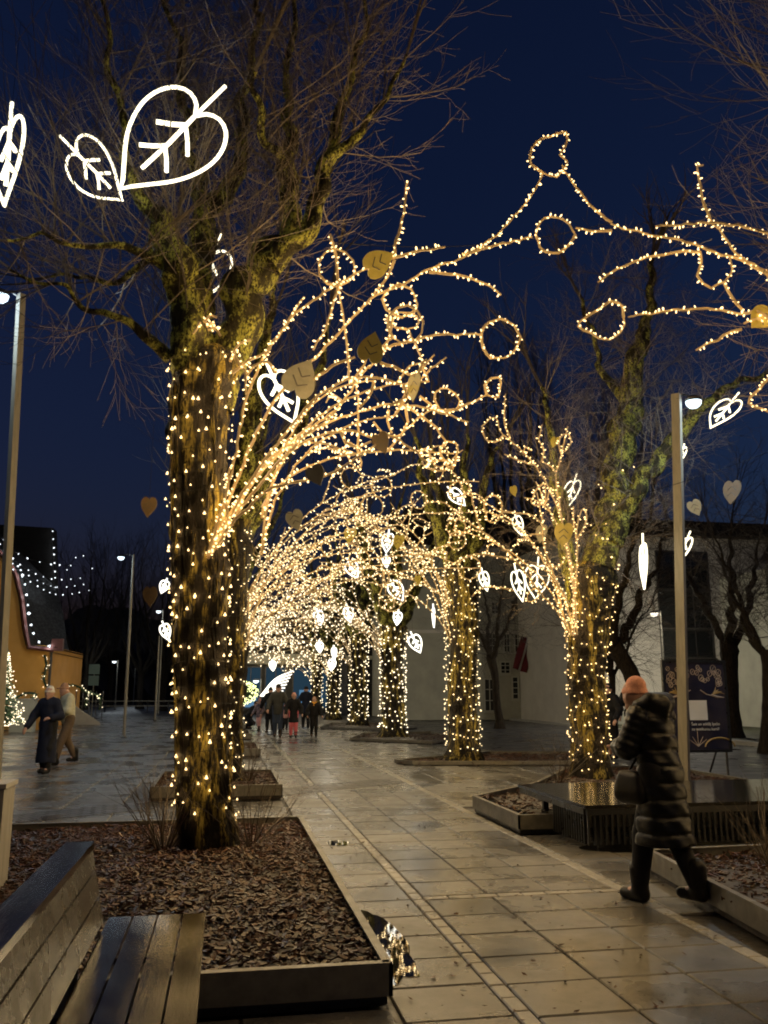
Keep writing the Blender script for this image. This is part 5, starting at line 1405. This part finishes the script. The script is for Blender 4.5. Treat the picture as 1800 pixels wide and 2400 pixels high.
M['fir'] = simple('fir_green', (.01, .03, .012), (.02, .05, .02), 20, (.5, .7), .2)
garland([(150, 1605), (180, 1608), (205, 1622), (230, 1630), (236, 1650), (232, 1664)], 42.6, 'lit fir garland curving along the ramp railing')
garland([(205, 1620), (203, 1640), (198, 1655)], 42.5, 'short lit garland hanging from the ramp railing')
garland([(30, 1640), (60, 1625), (85, 1628), (70, 1640), (40, 1650), (35, 1668)], 36, 'lit greenery on the planter box before the orange house')
e = empty('planter_box', (-9.4, 36, 0), 'dark planter box before the orange house', 'planter')
p0 = PY(28, 1680, 36); p1 = PY(85, 1640, 36); box_part('box', ((p0[0] + p1[0]) / 2, 36, p1[2] / 2), (p1[0] - p0[0], .6, p1[2]), M['plaster_dark'], e); box_part('rim', ((p0[0] + p1[0]) / 2, 36, p1[2] + .02), (p1[0] - p0[0] + .08, .66, .06), M['concrete'], e)
garland([(105, 1535), (108, 1560), (103, 1590), (108, 1610)], Yo - .1, 'thin lit garland down the corner of the orange house', 1.8)
# small lit christmas tree at the left edge
p = PY(2, 1690, 32); e = empty('lit_fir_tree', (p[0], 32, 0), 'small fir tree full of warm lights at the left picture edge', 'fir tree')
m = MB(); m.tube([(p[0], 32, 0), (p[0], 32, 3.0)], [.06, .02], 6); m.build('trunk', M['bark_dark'], e)
m = MB(); q = []
for k in range(700):
    z = .4 + 2.6 * rng.random() ** 1.3; rr = (3.1 - z) * .33 * rng.uniform(.5, 1); a = rng.uniform(0, 2 * PI); s = np.array([p[0], 32, z + .15]); t = np.array([p[0] + rr * math.cos(a), 32 + rr * math.sin(a), z])
    m.tube([s, t], [.02, .008], 3); q.append(t)
m.build('branches', M['fir'], e); m = MB(); dots(m, np.array(q)[:420], 2.2); tag(m.build('bulbs', M['bulb_far'], e), kind='stuff')

# light sculpture: wings, and lit bush
Yw = 43.0
e = empty('light_wings', PY(650, 1620, Yw), 'white illuminated wing sculpture at the end of the path', 'light sculpture')
W0 = PY(610, 1632, Yw)
for k in range(7):
    tip = PY(688 - k * 4, 1572 + k * 8, Yw); mid = PY(645 - k, 1592 + k * 5, Yw)
    m = MB(); m.tube(crom(np.array([W0 + np.array([.04 * k, 0, 0]), mid, tip]), .1), .035, 5); m.build('feather', M['neon_far'], e)
m = MB(); m.tube([W0, W0 * [1, 1, 0]], .04, 6); m.tube([W0 + [.8, 0, 0], (W0 + [.8, 0, 0]) * [1, 1, 0]], .04, 6); m.build('stand', M['blackmetal'], e)
p = PY(562, 1624, 44); e = empty('lit_bush', (p[0], 44, 0), 'round clipped bush covered in greenish lights left of the wings', 'bush')
m = MB(); m.tube([(p[0], 44, 0), (p[0], 44, .9)], .06, 6); m.build('trunk', M['bark_dark'], e)
m = MB(); q = []
for k in range(500):
    d = rnd_dir(rng) * np.array([.95, .95, .62]); c = np.array([p[0], 44, p[2]]); q.append(c + d * rng.uniform(.8, 1)); m.tube([c + d * .3, q[-1]], [.03, .012], 3)
m.build('branches', M['fir'], e); mb_ = emit('greenish_bulb', (.85, .9, .35), 3.5); m = MB(); dots(m, np.array(q), 3.0); tag(m.build('bulbs', mb_, e), kind='stuff')
# guard rail behind the plaza
e = empty('guard_rail', (-6, 66, 0), 'low horizontal railing at the back of the plaza', 'railing')
for k in range(9): box_part('rail_post', (-13 + 1.5 * k, 66, .4), (.07, .07, .8), M['blackmetal'], e)
for z in (.45, .8): box_part('rail', (-7, 66, z), (12.4, .05, .06), M['pole'], e)


# ------------------------------------------------------------------ people: smooth fields turned into one skin each
def surface(prims, vox, k=.04, extra=None, cut=None):
    """prims: (p0, r0, p1, r1[, squash]) round cones blended together; returns verts, quads (surface nets)"""
    A = np.array([p[0] for p in prims], float); B = np.array([p[2] for p in prims], float); RR = np.array([max(p[1], p[3]) for p in prims])
    lo = np.minimum(A, B).min(0) - RR.max() - .08; hi = np.maximum(A, B).max(0) + RR.max() + .08
    n = np.ceil((hi - lo) / vox).astype(int) + 1
    gx, gy, gz = [lo[i] + np.arange(n[i]) * vox for i in range(3)]
    X, Y, Z = np.meshgrid(gx, gy, gz, indexing='ij')
    Pt = np.stack([X, Y, Z], -1); D = np.full(X.shape, .5)
    for p in prims:
        a = np.asarray(p[0], float); b_ = np.asarray(p[2], float); ab = b_ - a; L2 = (ab ** 2).sum() + 1e-9
        mg = max(p[1], p[3]) * (max(p[4]) if len(p) > 4 else 1) + k + 2 * vox + .03
        i0 = np.maximum(0, ((np.minimum(a, b_) - mg - lo) / vox).astype(int)); i1 = np.minimum(n, ((np.maximum(a, b_) + mg - lo) / vox).astype(int) + 2)
        sl = tuple(slice(i0[q], i1[q]) for q in range(3))
        q = Pt[sl] - a; t = np.clip((q @ ab) / L2, 0, 1); v = q - t[..., None] * ab
        if len(p) > 4: v = v / np.asarray(p[4], float)
        d = np.sqrt((v ** 2).sum(-1)) - (p[1] + (p[3] - p[1]) * t); Ds = D[sl]
        h = np.clip(.5 + .5 * (Ds - d) / k, 0, 1); D[sl] = Ds * (1 - h) + d * h - k * h * (1 - h)
    if extra is not None: D = D + extra(X, Y, Z)
    if cut is not None: D = np.maximum(D, cut(X, Y, Z))
    S = D < 0
    ce = np.zeros(tuple(n - 1), int)
    for i in (0, 1):
        for j in (0, 1):
            for k_ in (0, 1): ce += S[i:n[0] - 1 + i, j:n[1] - 1 + j, k_:n[2] - 1 + k_]
    act = (ce > 0) & (ce < 8); idx = -np.ones(act.shape, int); ii = np.argwhere(act); idx[act] = np.arange(len(ii))
    acc = np.zeros((len(ii), 3)); cnt = np.zeros(len(ii))
    corners = [(0, 0, 0), (1, 0, 0), (0, 1, 0), (1, 1, 0), (0, 0, 1), (1, 0, 1), (0, 1, 1), (1, 1, 1)]
    for a in range(8):
        for b2 in range(a + 1, 8):
            df = [abs(corners[a][q] - corners[b2][q]) for q in range(3)]
            if sum(df) != 1: continue
            ca = np.array(corners[a]); cb_ = np.array(corners[b2])
            da = D[tuple((ii + ca).T)]; db = D[tuple((ii + cb_).T)]; c = (da < 0) != (db < 0); t = da / (da - db + 1e-12)
            acc[c] += ca + (cb_ - ca) * t[c][:, None]; cnt[c] += 1
    V = lo + (ii + acc / cnt[:, None]) * vox
    Q = []
    for ax in range(3):
        o1, o2 = [(1, 2), (2, 0), (0, 1)][ax]
        sl0 = [slice(1, -1)] * 3; sl0[ax] = slice(0, n[ax] - 1); sl1 = list(sl0); sl1[ax] = slice(1, n[ax])
        s0 = S[tuple(sl0)]; s1 = S[tuple(sl1)]; cr = np.argwhere(s0 != s1); off = np.ones(3, int); off[ax] = 0; g0 = cr + off
        e1 = np.zeros(3, int); e1[o1] = 1; e2 = np.zeros(3, int); e2[o2] = 1
        q = np.stack([idx[tuple(g0.T)], idx[tuple((g0 - e1).T)], idx[tuple((g0 - e1 - e2).T)], idx[tuple((g0 - e2).T)]], -1)
        fl = s0[tuple(cr.T)]; q[~fl] = q[~fl][:, ::-1]; Q.append(q)
    return V, np.vstack(Q)


def P3(*a): return np.array(a, float)


def lerp(a, b_, t): return np.asarray(a, float) * (1 - t) + np.asarray(b_, float) * t


def person(loc, face, h, label, coat, legs_c, boots, hat=None, hem=.46, vox=.022, arms=((.20, .12, .0), (.20, .12, .0)), step=.0, bend=0.0, look=(0, 0), hatk='beanie', scarf=None, puff=0.0, skirt=.0, bag=None,
           coat_rough=(.6, .85), hands=None, group=None, hood=False, squat=0.0, knees=1.0, hair=None):
    """built facing +y, h metres tall; face = heading in degrees (0 = +y, 90 = -x)"""
    e = empty('person', loc, label, 'person', group)
    s = h / 1.75; rz = R(face); ca, sa_ = math.cos(rz), math.sin(rz); Rm = np.array([[ca, -sa_, 0], [sa_, ca, 0], [0, 0, 1]])
    def put(name, prims, mat, k=.04, extra=None, cut=None, parent=None, v=None):
        V, Q = surface(prims, v or vox / s, k, extra, cut)
        m = MB(); m.add((V * s) @ Rm.T + np.asarray(loc, float), Q); return m.build(name, mat, parent or e, True)
    bd = math.sin(bend); bc = math.cos(bend); hz = .93 - squat
    def up(f, x=0.0, y=0.0): return P3(x, y + bd * f, hz + bc * f)           # point f metres up the spine from the hips
    neck = up(.55); head = up(.55) + P3(look[0] * .5, .03 + bd * .12 + look[1] * .10, .13 - abs(look[1]) * .03); hr = .098
    sh = [up(.50, -.185), up(.50, .185)]; hip = [P3(-.09, 0, hz - .02), P3(.09, 0, hz - .02)]
    kn = []; an = []
    for i, sg in enumerate((1, -1)):
        st = step * sg; ky = .5 * st + squat * .55; an_y = st; az = .09
        kn.append(P3(hip[i][0] * 1.0, ky + .03 + (.05 if st < 0 else 0), hz * .53 + .02 - squat * .1)); an.append(P3(hip[i][0] * 1.05, an_y, az + (.05 if st < -.15 else 0)))
    el = []; wr = []
    for i, sg in enumerate((-1, 1)):
        fwd, out, rais = arms[i]
        if hands is not None and hands[i] is not None: w_ = P3(*hands[i]); el_ = (sh[i] + w_) / 2 + P3(sg * .10, -.08, -.12)
        else: el_ = sh[i] + P3(sg * out, fwd * .35 - .03, -.27); w_ = el_ + P3(sg * .02, fwd * .9 + .04, -.23 + rais)
        el.append(el_); wr.append(w_)
    body = [(hip[0] + P3(.05, 0, .06), .12, up(.25), .115), (up(.25), .12, up(.45), .13), (up(.47, -.1), .075, up(.47, .1), .075), (neck - P3(0, 0, .06), .055, neck + P3(0, .01, .08), .05),
            (head, hr * .98, head + P3(0, .005, .045), hr * .93), (head + P3(0, .03, -.055), .062, head + P3(0, .055, -.085), .04), (head + P3(0, .088, .005), .012, head + P3(0, .108, -.025), .015),
            (head + P3(-.095, 0, -.005), .018, head + P3(-.098, -.005, .02), .018), (head + P3(.095, 0, -.005), .018, head + P3(.098, -.005, .02), .018)]
    fingers = []
    for i, sg in enumerate((-1, 1)):
        body += [(hip[i], .085, kn[i], .06), (kn[i], .06, an[i], .042), (an[i], .045, an[i] + P3(0, .13, -.05), .035), (sh[i], .06, el[i], .045), (el[i], .043, wr[i], .03)]
        d = wr[i] - el[i]; d /= np.linalg.norm(d); u = np.cross(d, [0, 0, 1.0]); u /= np.linalg.norm(u) + 1e-6; w2 = np.cross(u, d)
        pm_ = wr[i] + d * .06; body.append((wr[i] + d * .02, .034, pm_ + d * .02, .036))
        for q in range(4):
            b0 = pm_ + d * .035 + u * (-.027 + .018 * q); ln = [.055, .065, .062, .048][q]; b1 = b0 + d * ln * .55 - w2 * .012; b2 = b1 + d * ln * .4 - w2 * .03
            fingers += [(b0, .0105, b1, .0095), (b1, .0095, b2, .008)]
        t0 = wr[i] + d * .03 - u * sg * -.03; fingers += [(t0, .013, t0 - u * sg * -.03 + d * .035, .011), (t0 - u * sg * -.03 + d * .035, .011, t0 - u * sg * -.03 + d * .065 - w2 * .01, .009)]
    put('body', body + fingers, M['skin'], .02)
    for sg in (-1, 1):
        m = MB(); c = head + P3(sg * .034, .083, .012); m.lathe((np.asarray(c) * s) @ Rm.T + np.asarray(loc, float), [(.001, .009 * s), (.009 * s, .004 * s), (.009 * s, -.004 * s), (.001, -.009 * s)], 6); m.build('eye', M['blackmetal'], e)
    # trousers, boots
    put('trousers', [(hip[0] + P3(0, 0, .08), .12, hip[1] + P3(0, 0, .08), .12)] + [pp for i in (0, 1) for pp in ((hip[i], .108, kn[i], .086), (kn[i], .086, an[i] + P3(0, 0, .02), .066))], legs_c, .03)
    for i in (0, 1): put('boot', [(an[i] + P3(0, 0, .15), .074, an[i] + P3(0, -.005, -.0), .066), (an[i] + P3(0, -.035, -.04), .05, an[i] + P3(0, .15, -.048), .044)], boots, .03)
    # coat
    hemz = hz - hem; top = [(up(.30), .155, up(.45), .165, (1.12, .92, 1)), (up(.46, -.10), .105, up(.46, .10), .105), (up(.05), .155, up(.30), .155, (1.12, .95, 1))]
    if hem > .12: top.append((P3(0, .0, hemz - .05), .165 + skirt, up(.05), .160, (1.1, 1.0, 1)))
    slv = [[(sh[i] - P3((-1, 1)[i] * .03, 0, .01), .10, el[i], .084), (el[i], .084, lerp(el[i], wr[i], .92), .068)] for i in (0, 1)]
    if not puff: top += slv[0] + slv[1]
    else:
        for i in (0, 1): put('sleeve', slv[i], coat, .05, lambda X, Y, Z: .007 * np.sin(X * 31 + Z * 57) * np.sin(Y * 27 - Z * 43))
    if hood: top += [(neck + P3(-.09, -.09, .06), .075, neck + P3(.09, -.09, .06), .075), (neck + P3(-.11, .0, .03), .06, neck + P3(.11, .0, .03), .06), (neck + P3(0, -.13, .02), .07, neck + P3(0, -.10, -.02), .08)]
    else: top += [(neck + P3(-.03, -.01, -.01), .075, neck + P3(.03, -.01, -.01), .075)]
    def ex(X, Y, Z):
        o = .006 * np.sin(X * 31 + Z * 17) * np.sin(Y * 27 - Z * 23)
        if puff:
            zz = np.mod(Z - .03 + .012 * np.sin(X * 9 + Y * 6), .125) - .0625
            o = o + puff * (np.exp(-((np.abs(zz) - .0625) / .013) ** 2) - .25) * np.where(Z < neck[2] - .06, 1, 0)
        return o
    put('coat', top, coat, .05, ex, (lambda X, Y, Z: (hemz + .006 * np.sin(X * 40) + .02) - Z) if hem > .12 else None)
    if hat is not None:
        if hatk == 'beanie': put('hat', [(head + P3(0, -.01, .035), hr * 1.13, head + P3(0, -.02, .085), hr * .86)], hat, .03, None, lambda X, Y, Z: (head[2] + .018 + .25 * np.maximum(0, Y - head[1]) * .4) - Z)
        elif hatk == 'pompom': put('hat', [(head + P3(0, -.01, .04), hr * 1.12, head + P3(0, -.02, .085), hr * .86), (head + P3(0, -.02, .20), .045, head + P3(0, -.02, .22), .045)], hat, .02, None, lambda X, Y, Z: (head[2] + .02) - Z)
        else: put('hat', [(head + P3(0, -.01, .055), hr * 1.08, head + P3(0, -.005, .085), hr * .92), (head + P3(0, .09, .05), .035, head + P3(0, .15, .045), .03, (2.0, 1, .5))], hat, .03, None, lambda X, Y, Z: (head[2] + .03) - Z)
    if hair is not None: put('hair', [(head + P3(0, -.02, .03), hr * 1.06, head + P3(0, -.03, -.05), hr * .95)], hair, .03, None, lambda X, Y, Z: np.minimum(Y - head[1] - .03, 9))
    if scarf is not None: put('scarf', [(neck + P3(-.06, .03, .02), .07, neck + P3(.06, .03, .02), .07), (neck + P3(0, .08, .0), .06, neck + P3(.03, .11, -.12), .05)], scarf, .04)
    if bag is not None:
        bx_, bm_ = bag; bx_ = np.asarray(bx_, float)
        bg_ = empty('shoulder_bag', (bx_ * s) @ Rm.T + np.asarray(loc, float), 'dark ' + 'shoulder bag worn at the hip of: ' + label.split(',')[0][:40], 'bag') if False else None
        put('bag', [(bx_ + P3(0, -.07 - .006 * q, -.04 * q), .035 + .006 * q, bx_ + P3(0, .07 + .006 * q, -.04 * q), .035 + .006 * q) for q in range(5)], bm_, .06)
        put('strap', [(bx_ + P3(0, 0, .05), .012, up(.52, .1, -.02), .012)], bm_, .02)
    return e


blk = cloth('black_coat', (.008, .009, .008), (.35, .55), 22, .2, (.016, .018, .015)); blk2 = cloth('black_wool', (.010, .010, .011)); navy = cloth('navy_coat', (.010, .012, .022)); jeans = cloth('jeans', (.03, .042, .07))
brown = cloth('brown_trousers', (.10, .07, .045)); cream = cloth('cream_jacket', (.42, .40, .28)); tan = cloth('tan_cap', (.30, .16, .09)); whitek = cloth('white_knit', (.55, .50, .40)); pinkhat = cloth('salmon_knit', (.52, .25, .17), sc_=60, b=.6)
pink = cloth('pink_leggings', (.55, .13, .15)); palepink = cloth('pale_pink_trousers', (.50, .26, .24)); yell = cloth('yellow_scarf', (.55, .26, .03)); grey = cloth('grey_coat', (.04, .04, .035)); pat = cloth('patterned_coat', (.03, .035, .055), sc_=9, c2=(.30, .22, .24)); rosehat = cloth('rose_knit', (.55, .24, .18))
leather = simple('black_leather', (.005, .0045, .004), (.010, .009, .008), 25, (.35, .55), .15, spec=.2)
# the walker on the right, seen from behind, looking down at both hands
f1 = G(1490, 2098, 0); f2 = G(1600, 2112, 0); mid = (f1 + f2) / 2
person((mid[0] - .03, mid[1] - .22, 0), 24, 1.72, 'person in a long black quilted coat and salmon beanie walking away on the right', simple('quilted_nylon', (.002, .0023, .002), (.005, .0055, .0045), 14, (.28, .5), .35, stretch=(1, 1, 3), spec=.25), blk2, leather, pinkhat,
       hem=.50, vox=.012, step=.20, bend=.13, look=(0, 1.0), hands=[(-.10, .34, 1.17), (.06, .36, 1.15)], puff=.013, skirt=.06, hood=True, bag=((-.17, .16, .96), leather), group='people')
# couple on the plaza
GP = 'people'
a = G(105, 1812, 0)
person((a[0], a[1], 0), 160, 1.66, 'person in a long black coat and white beanie on the plaza at left', navy, blk2, leather, whitek, hem=.74, vox=.022, step=.08, skirt=.03, hands=[(-.16, .22, 1.12), None], group=GP, bend=.04)
a = G(152, 1792, 0)
person((a[0], a[1], 0), 118, 1.74, 'person in a cream jacket, brown trousers and tan cap behind the black-coated one', cream, brown, leather, tan, hem=.12, vox=.022, step=.24, hatk='cap', hands=[(-.05, .32, 1.15), None], group=GP, bend=.10, look=(0, .4))
# group walking up the path
def far_p(px_, py_, *a_, **k_):
    g_ = G(px_, py_, 0); k_.setdefault('vox', .028); return person((g_[0], g_[1], 0), *a_, group=GP, **k_)


far_p(650, 1728, 175, 1.78, 'tall person in a dark jacket, jeans and cap walking towards us on the path', grey, jeans, leather, blk2, hem=.20, hatk='cap', step=.12)
far_p(687, 1729, 178, 1.50, 'person in a black coat with pink leggings and rose beanie on the path', blk2, pink, leather, rosehat, hem=.36, step=.06, skirt=.03)
far_p(735, 1727, 182, 1.36, 'child in dark overalls with a yellow scarf, right of the group on the path', blk2, blk2, leather, tan, hem=.12, scarf=yell, step=.08)
far_p(607, 1712, 140, 1.22, 'child in a patterned coat and pale pink trousers, left of the group', pat, palepink, leather, rosehat, hem=.22, hatk='pompom', step=.10)
far_p(580, 1708, 240, 1.60, 'person in black crouching at the left of the group', blk2, blk2, leather, blk2, hem=.18, squat=.42, bend=.6, hands=[(-.1, .45, .75), (.1, .45, .75)])
far_p(632, 1713, 10, 1.70, 'person in black seen from behind, just left of the tall one', blk2, blk2, leather, blk2, hem=.30, step=.1)
far_p(668, 1712, 185, 1.12, 'small child in pink between the tall person and the rose beanie', palepink, blk2, leather, whitek, hem=.2, step=.05)
far_p(716, 1706, 5, 1.74, 'person in dark blue walking away behind the rose beanie', navy, blk2, leather, blk2, hem=.34, step=.1)
p = PY(1428, 1640, 19.5); person((p[0], 19.5, 0), 120, 1.74, 'dark figure standing just right of the mossy wrapped trunk', blk2, blk2, leather, blk2, hem=.4, vox=.03, group=GP)
p = PY(1480, 1625, 20.5); person((p[0], 20.5, 0), 160, 1.84, 'dark figure in a tall hat behind the walking person', blk2, blk2, leather, blk2, hem=.4, vox=.03, group=GP, hatk='pompom')
